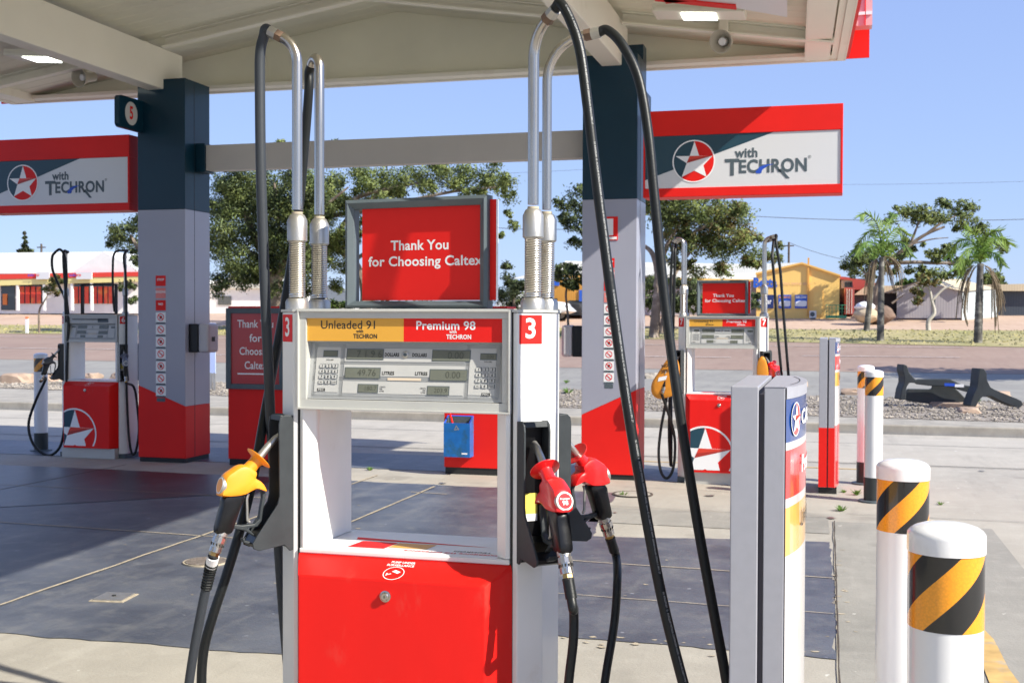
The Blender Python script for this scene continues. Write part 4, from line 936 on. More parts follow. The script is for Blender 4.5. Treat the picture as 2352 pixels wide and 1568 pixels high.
def stickers(t, pxs, ybase, Y, par_loc, reds):
    # strip of square warning pictograms on the front face
    mb = MB(); x0 = D(pxs[0], 750, Y).x-par_loc.x; x1 = D(pxs[1], 750, Y).x-par_loc.x; wd = x1-x0
    yl = Y-par_loc.y
    F = lambda p, q, l=0.002: Vector((p, yl-l, q))
    z = D(pxs[0], ybase, Y).z; step = wd*1.08
    for k in range(reds+7):
        top = z-k*step; a, b = top-wd*0.92, top
        if k < reds:
            mb.flat([(x0, a), (x1, a), (x1, b), (x0, b)], F, RED if k % 2 == 0 else mat('faded_red', (0.75, 0.22, 0.2), 0.5))
            put_text(mb, ('STOP', 'ENGINE', 'NO', 'STOP', 'OFF')[k % 5], wd*0.28, lambda p, q: F(p, q, 0.003), TXW, (x0+x1)/2, (a+b)/2+wd*0.1, bold=0.03)
        else:
            mb.flat([(x0, a), (x1, a), (x1, b), (x0, b)], F, TXW)
            c = ((x0+x1)/2, (a+b)/2+wd*0.04); r_ = wd*0.33
            for i in range(20):
                a0, a1 = 2*math.pi*i/20, 2*math.pi*(i+1)/20
                mb.flat([(c[0]+r_*.8*math.cos(a0), c[1]+r_*.8*math.sin(a0)), (c[0]+r_*math.cos(a0), c[1]+r_*math.sin(a0)), (c[0]+r_*math.cos(a1), c[1]+r_*math.sin(a1)), (c[0]+r_*.8*math.cos(a1), c[1]+r_*.8*math.sin(a1))], lambda p, q: F(p, q, 0.003), RED)
            if k % 2: mb.flat([(c[0]-r_*.4, c[1]-r_*.5), (c[0]+r_*.3, c[1]-r_*.4), (c[0]+r_*.45, c[1]+r_*.2), (c[0], c[1]+r_*.5), (c[0]-r_*.3, c[1]+.1*r_)], lambda p, q: F(p, q, 0.003), INK)
            mb.flat([(c[0]-r_*.6, c[1]+r_*.7), (c[0]-r_*.75, c[1]+r_*.5), (c[0]+r_*.6, c[1]-r_*.7), (c[0]+r_*.75, c[1]-r_*.5)], lambda p, q: F(p, q, 0.004), RED)
            mb.flat([(x0+.005, a-.012), (x1-.005, a-.012), (x1-.005, a+.006), (x0+.005, a+.006)], lambda p, q: F(p, q, 0.003), SLATE)
    top = z-(reds+7)*step; mb.flat([(x0+.01, top-.04), (x1-.01, top-.04), (x1-.01, top), (x0+.01, top)], F, SLATE)
    mb.build('warning_stickers', t)
stickers(cL, (358, 381), 633, 11.33, cL.location, 3)
stickers(cR, (1387, 1411), 593, 11.38, cR.location, 4)
mb = MB(); a, b = D(1388, 498, 11.38), D(1419, 552, 11.38); l = cR.location
mb.box(a.x-l.x, b.x-l.x, a.y-l.y-.006, a.y-l.y-.001, b.z, a.z, RED); mb.box(a.x-l.x+.02, b.x-l.x-.045, a.y-l.y-.009, a.y-l.y-.0062, b.z+.05, a.z-.02, TXW)
mb.box(a.x-l.x+.01, b.x-l.x-.01, a.y-l.y-.009, a.y-l.y-.0062, b.z+.01, b.z+.035, TXW); mb.build('red_notice', cR)
# cross beam
mb = MB(); mb.box(-6.67, -2.425, 11.56, 11.72, 3.19, 3.465, BEAMG); mb.box(-6.785, -6.672, 11.54, 11.74, 3.17, 3.485, TEAL)
tag(mb.build('cross_beam', bevel=0.004), 'long horizontal grey box beam running between the two columns', 'beam')
# brand signs
def brand(x0, label, name='canopy_sign'):
    t = thing(name, label, 'sign', (x0, 11.42, 2.76), 0, 'lit brand signs beside the columns')
    Wd = 1.875
    mb = MB(); mb.box(0, Wd, 0, 0.28, 0, 0.086, RED); mb.box(0, Wd, 0, 0.28, 0.592, 0.835, RED); mb.box(0, 0.018, 0, 0.28, 0.0865, 0.5915, RED); mb.box(Wd-0.022, Wd, 0, 0.28, 0.0865, 0.5915, RED)
    mb.box(0.0185, Wd-0.0225, 0.26, 0.279, 0.0865, 0.5915, RED)
    mb.build('sign_frame', t, bevel=0.004)
    mb = MB(); mb.box(0.019, Wd-0.023, 0.010, 0.10, 0.087, 0.591, SIGNW)
    F = lambda p, q, l=0.0: Vector((p, 0.0085-l, q))
    mb.flat([(0.019, 0.17), (0.019, 0.591), (1.24, 0.591)], F, LOGOTEAL)
    pn = mb.build('sign_panel', t)
    mb = MB(); logo(mb, lambda x, z, l: Vector((x, 0.008-l, z)), 0.49, 0.34, 0.205, step=0.0015); mb.build('star_logo', pn)
    mb = MB(); G = lambda p, q: F(p, q, 0.0007); G2 = lambda p, q: F(p, q, 0.0014)
    put_text(mb, 'with', 0.125, G, TXG, 0.99, 0.400, bold=0.032, width=0.215)
    put_text(mb, 'T', 0.215, G, TXG, 0.855, 0.262, bold=0.034); put_text(mb, 'ECHRON', 0.172, G, TXG, 1.235, 0.268, bold=0.034, width=0.63)
    mb.flat([(1.285, 0.235), (1.36, 0.150), (1.395, 0.150), (1.315, 0.245)], G, TXG)
    put_text(mb, '®', 0.04, G, TXG, 1.575, 0.345, bold=0.0)
    mb.flat([(1.085, 0.205), (1.125, 0.205), (1.14, 0.24), (1.19, 0.275), (1.245, 0.29), (1.17, 0.287), (1.11, 0.265), (1.09, 0.235), (1.075, 0.225)], G2, TXB)
    mb.build('lettering', pn)
brand(-1.825, 'red and white sign with star and lettering right of the right column')
brand(-9.41, 'shaded red and white sign with star cut by the left picture edge')
# number flags
t = thing('number_flag', 'dark teal flag sign with number 5 in a white oval on the left column', 'number sign', (-7.33, 11.1, 3.76), 0, 'number flags on the columns')
def flag(t, y0, y1, num, sgn):
    mb = MB(); n = 7; poly = []
    for cx, cy, a0 in ((y0+.05, -.12, 180), (y1, -.17, None), (y1, .17, None), (y0+.05, .12, 90)):
        if a0 is None: poly.append((cx, cy))
        else:
            for k in range(n): a = R(a0+90*k/(n-1)) if cy < 0 else R(a0+90*k/(n-1)); poly.append((cx+.05*math.cos(a), cy+.05*math.sin(a)))
    mb.prism(poly, -0.03, 0.03, lambda p, q, a: Vector((a, p, q)), TEAL); mb.build('flag_body', t, bevel=0.004)
    mb = MB(); ym = (y0+y1)/2
    mb.flat([(ym+0.115*math.cos(2*math.pi*k/36), 0.125*math.sin(2*math.pi*k/36)) for k in range(36)], lambda p, q: Vector((0.0315, p, q)), mat('flag_white', (0.6, 0.6, 0.58), 0.5))
    if num: put_text(mb, num, 0.19, lambda p, q: Vector((0.0335, ym+p, q)), RED, 0, 0, bold=0.03, sx=0.75)
    mb.build('number_disc', t)
flag(t, -0.215, 0.225, '5', 1)
t = thing('number_flag', 'blue flag sign edge on behind the right column top', 'number sign', (-1.93, 12.15, 3.75), 0, 'number flags on the columns')
flag(t, -0.225, 0.25, '', 1)
# towel boxes
def towel(x0, x1, x2, y, label, rz=0):
    a = thing('towel_dispenser', label, 'towel dispenser', ((x0+x2)/2, y, 1.2), 0, 'towel dispensers on the columns'); c = (x0+x2)/2
    lo, hi = sorted((x0-c, x1-c)); mb = MB(); mb.box(lo, hi, -0.11, 0.11, 0, 0.31, BLKP); mb.build('back_half', a, bevel=0.01)
    lo, hi = sorted((x1-c, x2-c)); mb = MB(); mb.box(lo+.001, hi-.001, -0.112, 0.112, -0.002, 0.315, mat('dispenser_grey', (0.50, 0.48, 0.50), 0.4, var=0.05)); mb.build('front_cover', a, bevel=0.03)
    mb = MB(); s = 1 if x2 > x0 else -1; xx = x2-c; mb.box(min(xx, xx+s*.002), max(xx, xx+s*.002), -0.05, 0.02, 0.12, 0.17, SEAM); mb.build('lock_slot', a)
towel(-6.789, -6.675, -6.54, 11.5, 'grey towel dispenser with black back on the side of the left column')
towel(-2.421, -2.53, -2.645, 11.55, 'grey towel dispenser with black back on the side of the right column')

# ------------------------------------------------------------------ canopy
XL, XR, YB, YF = -9.72, 0.06, 12.30, -9.0  # unseen roof length behind the camera, added to cut skylight and darken reflections
RX = -4.72; RS = 0.155; RZ = 4.97
def rz_(x): return RZ-RS*abs(x-RX)
can = thing('canopy', 'cream steel forecourt canopy roof with shallow gable overhead', 'canopy', (RX, 5, 4.2))
O_ = can.location
def cb(mb, name, **k):
    o = mb.build(name, can, **k); o.matrix_parent_inverse = Matrix.Translation(-O_); return o
def xr(y): return XR+0.035*(YB-y)
mb = MB()
# corrugated ceiling: ribs run along X (down the slope), profile in Y
vs = []; fs = []; ny = 148; ys = []; 
y = YF
prof = []
while y < YB-0.05:
    prof += [(y, 0), (y+0.07, 0), (y+0.085, 0.005), (y+0.115, 0.005), (y+0.13, 0)]; y += 0.2
prof.append((YB-0.04, 0))
for (yy, h) in prof:
    for x in (XL+.1, RX, None):
        X = x if x is not None else xr(yy)-.06
        vs.append((X, yy, rz_(X)+h))
n = len(prof)
for i in range(n-1):
    for j in range(2): a = i*3+j; fs.append((a, a+1, a+4, a+3))
mb.add(vs, fs, CREAM)
cb(mb, 'ceiling_sheet')
mb = MB(); vs = [(XL+.1, YF, rz_(XL+.1)+.1), (RX, YF, rz_(RX)+.1), (xr(YF), YF, rz_(xr(YF))+.1), (XL+.1, YB+.05, rz_(XL+.1)+.1), (RX, YB+.05, rz_(RX)+.1), (XR, YB+.05, rz_(XR)+.1)]
mb.add(vs, [(0, 1, 4, 3), (1, 2, 5, 4)], mat('roof_sheet', (0.55, 0.55, 0.55), 0.5)); cb(mb, 'roof_sheet')
# rafters (channel sections) following the slope
for yy in (11.35, 7.6, 4.0, 0.4, -4.0):
    mb = MB()
    for xa, xb in ((XL+.15, -7.25), (-7.04, RX), (RX, -2.25), (-2.02, XR-.1)):
        za, zb = rz_(xa), rz_(xb); d = 0.12
        for (y0, y1, t0, t1) in ((yy, yy+.012, 0, d), (yy-.075, yy, d-.018, d), (yy-.075, yy, 0, .012)):
            vs = [(xa, y0, za-t1), (xb, y0, zb-t1), (xb, y1, zb-t1), (xa, y1, za-t1), (xa, y0, za-t0), (xb, y0, zb-t0), (xb, y1, zb-t0), (xa, y1, za-t0)]
            mb.add(vs, [(0, 3, 2, 1), (4, 5, 6, 7), (0, 1, 5, 4), (1, 2, 6, 5), (2, 3, 7, 6), (3, 0, 4, 7)], CREAMB)
    cb(mb, 'rafter')
for xa, xb in ((-7.25, -7.05), (-2.235, -2.035)):
    mb = MB(); mb.box(xa, xb, YF+.2, 11.72, 4.05, 4.49, CREAMB); cb(mb, 'main_beam', bevel=0.01)
# end wall and fascias
mb = MB()
ex = xr(YB)
poly = [(XL, 4.215), (ex, 4.215), (ex, rz_(ex)+.02), (RX, RZ+.02), (XL, rz_(XL)+.02)]
mb.prism([(XL, 4.10), (XL, 4.215), (ex, 4.215), (ex, rz_(ex)+.08)] if False else [(XL, 4.205), (ex, 4.205), (ex, max(4.30, rz_(ex)+.09)), (RX, RZ+.09), (XL, max(4.30, rz_(XL)+.09))], YB-.02, YB, lambda p, q, a: Vector((p, a, q)), CREAM)
cb(mb, 'end_wall')
mb = MB()
mb.prism([(XL, 4.197), (0.10, 4.197), (0.30, 4.197), (0.30, 4.75), (RX, 5.40), (XL-.2, 4.75), (XL-.2, 4.197)], YB+.02, YB+.045, lambda p, q, a: Vector((p, a, q)), RED); cb(mb, 'red_fascia')
mb = MB(); mb.box(XL, ex, YB-.16, YB-.021, 4.195, 4.215, CREAMB); mb.box(XL, ex, YB-.18, YB-.16, 4.195, 4.235, CREAMB); mb.box(XL-.01, ex+.01, YB-.02, YB+.018, 4.175, 4.20, CREAMB)
cb(mb, 'end_trim', bevel=0.003)
mb = MB(); a_ = D(1962, 62, 12.05); b_ = D(2004, -20, 12.05); PK = mat('fascia_end_box', (0.62, 0.42, 0.42), 0.3, coat=0.4)
mb.box(a_.x, b_.x, 12.02, 12.20, a_.z, 4.95, PK); mb.box(a_.x+.03, b_.x-.005, 12.0, 12.018, a_.z+.10, a_.z+.13, TXW); mb.box(a_.x+.10, a_.x+.107, 12.0, 12.018, a_.z, 4.9, RED); cb(mb, 'fascia_end_box')
def eave(sgn, X0, skew):
    mb = MB()
    def bx(xa, xb, za, zb, mt, y0=YF, y1=YB-.02):
        f = lambda x, y: x+(skew*(YB-y))
        vs = [(f(x, y), y, z) for z in (za, zb) for y in (y0, y1) for x in sorted((xa, xb))]
        mb.add(vs, [(0, 2, 3, 1), (4, 5, 7, 6), (0, 1, 5, 4), (2, 6, 7, 3), (0, 4, 6, 2), (1, 3, 7, 5)], mt)
    bx(X0, X0-sgn*.07, 4.175, 4.20, CREAMB); bx(X0-sgn*.072, X0-sgn*.13, 4.19, 4.215, CREAMB)
    bx(X0-sgn*.15, X0-sgn*.38, 4.165, 4.205, CREAMB, y1=YB-.12); bx(X0, X0+sgn*.012, 4.17, 4.62, CREAMB)
    bx(X0-sgn*.381, X0-sgn*.39, 4.165, 4.30, CREAMB, y1=YB-.12)
    cb(mb, 'eave_channel')
    mb = MB(); f = lambda x, y: x+(skew*(YB-y))
    bx(X0+sgn*.014, X0+sgn*.045, 4.195, 4.75, RED); cb(mb, 'red_fascia')
eave(1, XR, 0.035); eave(-1, XL, 0.0)
# lights and speakers under the roof
def canopy_light(px, py, z, label, w_=0.40, rz=0.0):
    d = ray(px, py); tt = (z-HC)/d[2]; p = Vector(CAM+d*tt); t = thing('canopy_light', label, 'light', p, rz, 'floodlights under the canopy')
    tilt = Matrix.Rotation(R(4), 4, 'Y')
    mb = MB(); mb.box(-w_, w_, -0.15, 0.15, 0, 0.07, CREAMB, tilt); mb.box(-w_*.95, w_*.95, -0.165, -0.1502, 0.0, 0.04, CREAMB, tilt); mb.build('light_case', t, bevel=0.012)
    mb = MB(); mb.box(-0.15, 0.15, -0.12, 0.12, -0.012, -0.002, LIT, tilt); mb.build('diffuser', t)
    mb = MB(); mb.box(-0.02, 0.02, -0.02, 0.02, 0.07, 0.30, CREAMB); mb.build('mounting', t)
canopy_light(1606, 37, 4.26, 'lit rectangular canopy floodlight at the upper right of the canopy')
canopy_light(97, 136, 4.24, 'lit rectangular canopy floodlight at the far left of the canopy', 0.36)
def speaker(px, py, Y, label):
    p = D(px, py, Y); t = thing('loudspeaker', label, 'loudspeaker', p, 0, 'horn loudspeakers under the canopy'); m = MB()
    mx = Matrix.Rotation(R(90), 4, 'X') @ Matrix.Rotation(R(-12), 4, 'Y') @ Matrix.Rotation(R(12), 4, 'X'); HM = mat('horn_grey', (0.50, 0.46, 0.38), 0.4, var=0.08)
    m.lathe([(0.108, 0.075), (0.110, 0.080), (0.104, 0.080), (0.085, 0.045), (0.06, 0.0), (0.042, -0.035), (0.040, -0.04)], HM, mx, cap=False); m.lathe([(0.108, 0.075), (0.09, 0.045), (0.07, 0.0), (0.055, -0.06), (0.05, -0.15), (0.0001, -0.155)], HM, mx, cap=False)
    m.build('horn', t, smooth=True); m = MB(); m.lathe([(0.038, -0.035), (0.038, 0.03), (0.03, 0.038), (0.0001, 0.04)], TXW, mx); m.build('driver_cap', t, smooth=True)
    m = MB(); m.box(-0.045, 0.045, -0.0, 0.10, 0.05, 0.25, CREAMB); m.build('bracket', t, bevel=0.01)
speaker(1661, 96, 11.25, 'cream horn loudspeaker hanging under the right end of the canopy')
speaker(193, 178, 11.5, 'small horn loudspeaker under the left end of the canopy')
# printed panel under the roof
mb = MB()
def rp(px, py, z=4.22): d = ray(px, py); return Vector(CAM+d*((z-HC)/d[2]))
def pan(pts, mt, dz=0.0):
    P_ = [rp(*p)+Vector((0, 0, dz)) for p in pts]; n = len(P_); mb.add(P_+[p+Vector((0, 0, 0.01)) for p in P_], [tuple(range(n)), tuple(range(2*n-1, n-1, -1))]+[(i, (i+1) % n, n+(i+1) % n, n+i) for i in range(n)], mt)
pan([(1450, -60), (1808, -70), (1808, 40), (1695, 20), (1500, 0)], SIGNW)
pan([(1500, -8), (1690, 10), (1692, 20), (1505, 0)], RED, -0.012); pan([(1490, -50), (1600, -60), (1610, -3), (1530, 6)], RED, -0.012)
tag(mb.build('ceiling_banner'), 'pale printed panel with red stripes hanging flat under the canopy', 'banner panel')

# ------------------------------------------------------------------ red service units with bucket
def unit(x0, label, withbin):
    t = thing('service_unit', label, 'service unit', (x0, 11.32, 0), 0, 'red service units on the pump island')
    Wd = 0.66
    mb = MB(); mb.box(0.01, Wd-.01, 0.01, 0.33, 0, 0.07, SEAM); mb.build('plinth', t)
    mb = MB(); mb.box(0, Wd, 0, 0.34, 0.07, 1.70 if True else 0, RED); mb.build('red_body', t, bevel=0.004)
    mb = MB()
    for (a, b, c, d) in ((-.01, .045, .82, 1.68), (Wd-.045, Wd+.01, .82, 1.68), (.045, Wd-.045, .82, .875), (.045, Wd-.045, 1.625, 1.68)): mb.box(a, b, -0.035, -0.0005, c, d, SLATE)
    mb.build('sign_frame', t, bevel=0.004)
    mb = MB(); mb.box(.046, Wd-.046, -0.012, -0.0008, .876, 1.624, mat('dull_red_acrylic', (0.45, 0.02, 0.02), 0.3, coat=0.4)); pn = mb.build('sign_panel', t)
    mb = MB(); F = lambda p, q: Vector((p, -0.0135, q))
    put_text(mb, 'Thank You', 0.115, F, TXW, 0.33, 1.51, bold=0.012, width=0.42); put_text(mb, 'for', 0.115, F, TXW, 0.33, 1.36, bold=0.012)
    put_text(mb, 'Choosing', 0.115, F, TXW, 0.33, 1.22, bold=0.012, width=0.38); put_text(mb, 'Caltex', 0.115, F, TXW, 0.33, 1.07, bold=0.012, width=0.26)
    mb.box(0.12, 0.54, -0.0150, -0.0125, 0.975, 0.99, TXW); mb.build('lettering', pn)
unit(-6.27, 'shaded red unit with grey framed Thank You sign left of pump 3', False)
unit(-3.83, 'sunlit red unit seen through the opening of pump 3', True)
t = thing('squeegee_bin', 'blue washer bin with red handle hung on the sunlit red unit', 'washer bin', (-3.79, 11.315, 0.19))
mb = MB(); W_, Dp, H_ = 0.275, 0.13, 0.41
vs = [(0, 0, 0), (W_, 0, 0), (W_, -Dp, 0), (0, -Dp, 0), (0, 0, H_), (W_, 0, H_), (W_, -Dp, H_-.07), (0, -Dp, H_-.07)]
mb.add(vs, [(0, 3, 2, 1), (0, 1, 5, 4), (1, 2, 6, 5), (2, 3, 7, 6), (3, 0, 4, 7)], BINB); i_ = 0.015
mb.add([(i_, -i_, H_-.01), (W_-i_, -i_, H_-.01), (W_-i_, -Dp+i_, H_-.07), (i_, -Dp+i_, H_-.07), (i_, -i_, H_-.16), (W_-i_, -i_, H_-.16), (W_-i_, -Dp+i_, H_-.16), (i_, -Dp+i_, H_-.16)], [(0, 1, 5, 4), (1, 2, 6, 5), (2, 3, 7, 6), (3, 0, 4, 7), (4, 5, 6, 7)], SLATE)
mb.add([(0, 0, H_), (W_, 0, H_), (W_, -Dp, H_-.07), (0, -Dp, H_-.07), (i_, -i_, H_-.009), (W_-i_, -i_, H_-.009), (W_-i_, -Dp+i_, H_-.069), (i_, -Dp+i_, H_-.069)], [(0, 1, 5, 4), (1, 2, 6, 5), (2, 3, 7, 6), (3, 0, 4, 7)], TXB)
mb.build('bin_body', t)
mb = MB(); F = lambda p, q: Vector((p, -Dp-0.001, q))
for k in range(3): mb.flat([(0.135+0.03*math.cos(R(90+120*k+s)), 0.29+0.03*math.sin(R(90+120*k+s))) for s in (-12, 12)]+[(0.135+0.022*math.cos(R(90+120*(k+1)+s)), 0.29+0.022*math.sin(R(90+120*(k+1)+s))) for s in (-12, 12)], F, ALU)
mb.flat([(0.19, 0.03), (0.25, 0.03), (0.25, 0.045), (0.19, 0.045)], F, TXW); mb.build('bin_label', t)
mb = MB(); mb.tube([(0.09, -0.09, 0.30), (0.03, -0.06, 0.47)], 0.011, RED, seg=8); tag(mb.build('squeegee', loc=(-3.79, 11.315, 0.19)), 'red squeegee handle sticking out of the blue washer bin', 'squeegee')

# ------------------------------------------------------------------ price totems
def totem(x, y, label, redbase):
    t = thing('price_totem', label, 'price totem', (x, y, 0), 0, 'price totems beside the pumps')
    Dp = 0.62; z1 = 1.408
    mb = MB(); mb.box(0.0, 0.16, 0.02, Dp-.02, 0, 0.06, SEAM); mb.build('totem_base', t)
    mb = MB(); mb.box(0.0, 0.070, 0, Dp, 0.06, z1+.001, TOTEM); lf = mb.build('left_half', t, bevel=0.003)
    mb = MB(); mb.box(0.0698, 0.0842, 0.012, Dp-.012, 0.06, z1-.02, TOTEMD); mb.build('gap_strip', t)
    def cv(k, inner=0.0): # bowed side
        s = math.sin(math.pi*k); return 0.137+(0.042-inner)*s**0.8
    N = 18
    mb = MB(); poly = [(0.084, 0), (0.1355, 0)]+[(cv(k/N)-0.004, k/N*(Dp)) for k in range(1, N)]+[(0.1355, Dp), (0.084, Dp)]
    mb.prism(poly, 0.06, z1-.001, lambda p, q, a: Vector((p, q, a)), TOTEM); mb.build('right_half', t, bevel=0.002)
    mb = MB(); poly = [(0.084, -0.001), (0.137, -0.001)]+[(cv(k/N)+.003, k/N*(Dp)) for k in range(1, N)]+[(0.137, Dp+.001), (0.084, Dp+.001)]
    mb.prism(poly, z1-.0008, z1+.001, lambda p, q, a: Vector((p, q, a)), TOTEM)
    for k in range(N): mb.add([(cv(k/N)+.003, k/N*Dp, z1-.03), (cv((k+1)/N)+.003, (k+1)/N*Dp, z1-.03), (cv((k+1)/N)+.003, (k+1)/N*Dp, z1), (cv(k/N)+.003, k/N*Dp, z1)], [(0, 1, 2, 3)], TOTEM)
    for k in range(3, N-2):
        for w0, mt_ in ((-.018, SEAM),): mb.add([(cv(k/N)+w0, k/N*Dp, z1+.0016), (cv((k+1)/N)+w0, (k+1)/N*Dp, z1+.0016), (cv((k+1)/N)+w0+.003, (k+1)/N*Dp, z1+.0016), (cv(k/N)+w0+.003, k/N*Dp, z1+.0016)], [(0, 1, 2, 3)], mt_)
    mb.build('top_cap', t)
    mb = MB()
    # diagonal colour bands on the bowed face, each edge rising towards the back
    lv = [0.06, 0.47, 0.52, 0.72 , 0.745, 0.985, 1.03, 1.352]
    def band(z0a, z0b, z1a, z1b, mt_):
        for k in range(N):
            a, b = k/N, (k+1)/N; f = lambda u, v, s: u+(v-u)*s
            mb.add([(cv(a)+.0015, a*Dp, f(z0a, z0b, a)), (cv(b)+.0015, b*Dp, f(z0a, z0b, b)), (cv(b)+.0015, b*Dp, f(z1a, z1b, b)), (cv(a)+.0015, a*Dp, f(z1a, z1b, a))], [(0, 1, 2, 3)], mt_)
    band(0.06, 0.06, 0.80, 1.02, REDA if redbase else SILV) if False else None
    band(0.06, 0.06, 0.62 if redbase else 0.978, 0.62 if redbase else 0.970, REDA if redbase else SILV)
    if redbase: band(0.62, 0.62, 0.978, 0.970, SILV)
    band(0.978, 0.970, 1.101, 1.096, YELA); band(1.101, 1.096, 1.124, 1.118, SILV); band(1.124, 1.118, 1.247, 1.248, REDA); band(1.247, 1.248, 1.267, 1.265, SILV); band(1.267, 1.265, 1.377, 1.377, NAVY)
    fp = mb.build('sign_face', t)
    mb = MB()
    def F(y_, z_, l=0.002):
        k = max(0, min(1, y_/Dp)); return Vector((cv(k)+.0015+l, y_, z_))
    logo(mb, lambda y_, z_, l: F(y_, z_, 0.002+l*1.5), 0.078, 1.322, 0.044, ell=1.12, red=REDA, teal=NAVY, step=0.0008)
    put_text(mb, 'CALTEX', 0.055, lambda p, q: F(p, q, 0.003), TXW, 0.335, 1.32, bold=0.02, width=0.37)
    put_text(mb, 'Premium 98', 0.065, lambda p, q: F(p, q, 0.003), TXW, 0.37, 1.195, bold=0.01, width=0.42); put_text(mb, 'Unleaded 91', 0.065, lambda p, q: F(p, q, 0.003), INK, 0.37, 1.05, bold=0.0, width=0.42)
    mb.build('lettering', fp)
    if redbase:
        mb = MB(); mb.box(-0.002, 0.0716, -0.002, Dp+.002, 0.062, 0.60, RED); mb.box(0.0826, 0.1372, -0.002, 0.3, 0.062, 0.60, RED); mb.build('red_base_band', t)
    return t
totem(-0.258, 3.05, 'tall silver grey price totem standing close at the right of pump 3', False)
totem(-0.141, 11.0, 'far slim price totem with red lower half beside two bollards', True)

# ------------------------------------------------------------------ bollards
def bollard(x, y, label, r=0.0775, h=1.12, phase=0.0, flange=True):
    t = thing('bollard', label, 'bollard', (x, y, 0), 0, 'white bollards with orange and black tape')
    mb = MB(); mb.lathe([(r, 0.21), (r, h-.005)], BOLW, seg=48, cap=False); mb.build('bollard_tube', t, smooth=True)
    mb = MB(); mb.lathe([(r+.0012, 0.0), (r+.0012, 0.215), (r, 0.2155)], mat('black_base_paint', (0.03, 0.035, 0.035), 0.4, var=0.2, vs=10), seg=48, cap=False)
    if flange: mb.lathe([(r+.045, 0.0), (r+.045, 0.015), (r+.005, 0.018)], SLATE, seg=32)
    mb.build('black_base', t, smooth=True)
    mb = MB(); prof = [(r+.003, h-.035), (r+.003, h-.001), (r+.002, h+.005), (r-.003, h+.011), (r-.012, h+.017), (r-.030, h+.023), (r-.054, h+.026), (0.0001, h+.027)]
    mb.lathe(prof, BOLW, seg=48, cap=False); mb.build('cap', t, smooth=True)
    z0, z1 = h-.195, h-.034; me = bpy.data.meshes.new('hazard_tape'); N = 64; vs = []; fs = []
    for k in range(N+1):
        a = 2*math.pi*k/N
        for z in (z0, z1): vs.append(((r+.0009)*math.cos(a), (r+.0009)*math.sin(a), z))
    for k in range(N): fs.append((2*k, 2*k+2, 2*k+3, 2*k+1))
    me.from_pydata(vs, [], fs); uv = me.uv_layers.new(name='UVMap')
    for p in me.polygons:
        for li in p.loop_indices:
            vi = me.loops[li].vertex_index; k = vi//2; uv.data[li].uv = (k/N*2*math.pi*r*1.0+phase, (z0 if vi % 2 == 0 else z1)*1.0)
    me.materials.append(TAPE); o = bpy.data.objects.new('hazard_tape', me); COL.objects.link(o); o.parent = t
    me.polygons.foreach_set('use_smooth', [True]*len(me.polygons))
bollard(0.232, 2.67, 'nearest bollard at the lower right with a big orange and black band', phase=0.045)
bollard(0.206, 3.855, 'second bollard partly behind the nearest one at the lower right', phase=0.02)
bollard(0.323, 10.65, 'front bollard of the far pair right of the slim far totem', phase=0.06)
bollard(0.281, 11.78, 'rear bollard of the far pair, half hidden by its neighbour', phase=0.03)
bollard(-9.05, 11.9, 'shaded bollard standing left of pump 6', h=1.13)

# ------------------------------------------------------------------ overturned black trestle
t = thing('trestle_barrier', 'black plastic trestle bench lying overturned on the gravel at right', 'trestle barrier', (0, 0, 0))
TB = mat('black_recycled_plastic', (0.035, 0.042, 0.046), 0.55, var=0.2, vs=6, bump=0.2, bs=30)
def tz(pts): return [(2017.6+x*.2488, 807.0+y*.2488) for x, y in pts]
def tp(poly, Y, th, name, sh=0.5):
    mb = MB(); q = [D(x, y, Y) for x, y in tz(poly)]; n = len(q); P_ = [Vector((v.x, v.z)) for v in q]; Q = []
    for i in range(n):
        p0, p1, p2 = P_[i-1], P_[i], P_[(i+1) % n]; Q += [p1.lerp(p0, .22), p1, p1.lerp(p2, .22)] if False else [p1.lerp(p0, .12), p1.lerp(p2, .12)]
    mb.prism([(v.x, v.y) for v in Q], Y, Y+th, lambda p, q, a: Vector((p-(a-Y)*sh, a, q)), TB); return mb.build(name, t, bevel=0.012)
tp([(228, 115), (268, 130), (285, 190), (330, 245), (352, 262), (348, 292), (290, 288), (262, 330), (255, 445), (200, 445), (215, 350), (238, 290), (240, 230), (222, 175)], 20.5, 0.18, 'end_leg')
tp([(935, 155), (975, 160), (1000, 195), (1003, 262), (1040, 338), (1320, 452), (1338, 490), (1300, 522), (1160, 470), (1040, 408), (965, 414), (925, 458), (905, 505), (845, 505), (880, 400), (915, 330), (925, 230), (930, 190)], 20.2, 0.20, 'end_leg')
tp([(335, 290), (345, 256), (660, 252), (712, 278), (780, 310), (900, 328), (900, 382), (800, 372), (640, 322), (480, 318), (345, 302)], 20.62, 0.14, 'seat_rail', 0)
tp([(262, 345), (300, 345), (490, 348), (500, 300), (640, 300), (720, 345), (815, 442), (860, 500), (600, 500), (240, 455)], 20.85, 0.10, 'panel', 0)
a = D(*tz([(705, 300)])[0], 20.6); mb = MB(); mb.box(-.16, 0, -.012, -.002, -.035, .012, TXB, Matrix.Translation(a)); mb.box(0.001, .14, -.012, -.002, -.04, .008, TXW, Matrix.Translation(a+Vector((0, 0, -.01)))); mb.build('sticker', t)

# small pale sign post on the gravel
t = thing('garden_sign', 'pale blue sign on short posts in the gravel just right of the left column', 'sign', D(489, 905, 21.0))
pz = t.location; mb = MB(); mb.box(-.06, .06, -.01, .01, 0.0+0.35, 1.35, mat('pale_blue_sign', (0.45, 0.55, 0.85), 0.5)); mb.build('sign_panel', t)
t.location.z = zt(21.0); mb = MB(); mb.box(-.05, -.02, -.02, .02, 0, 0.36, ALU); mb.box(.02, .05, -.02, .02, 0, 0.36, ALU); mb.build('sign_post', t)

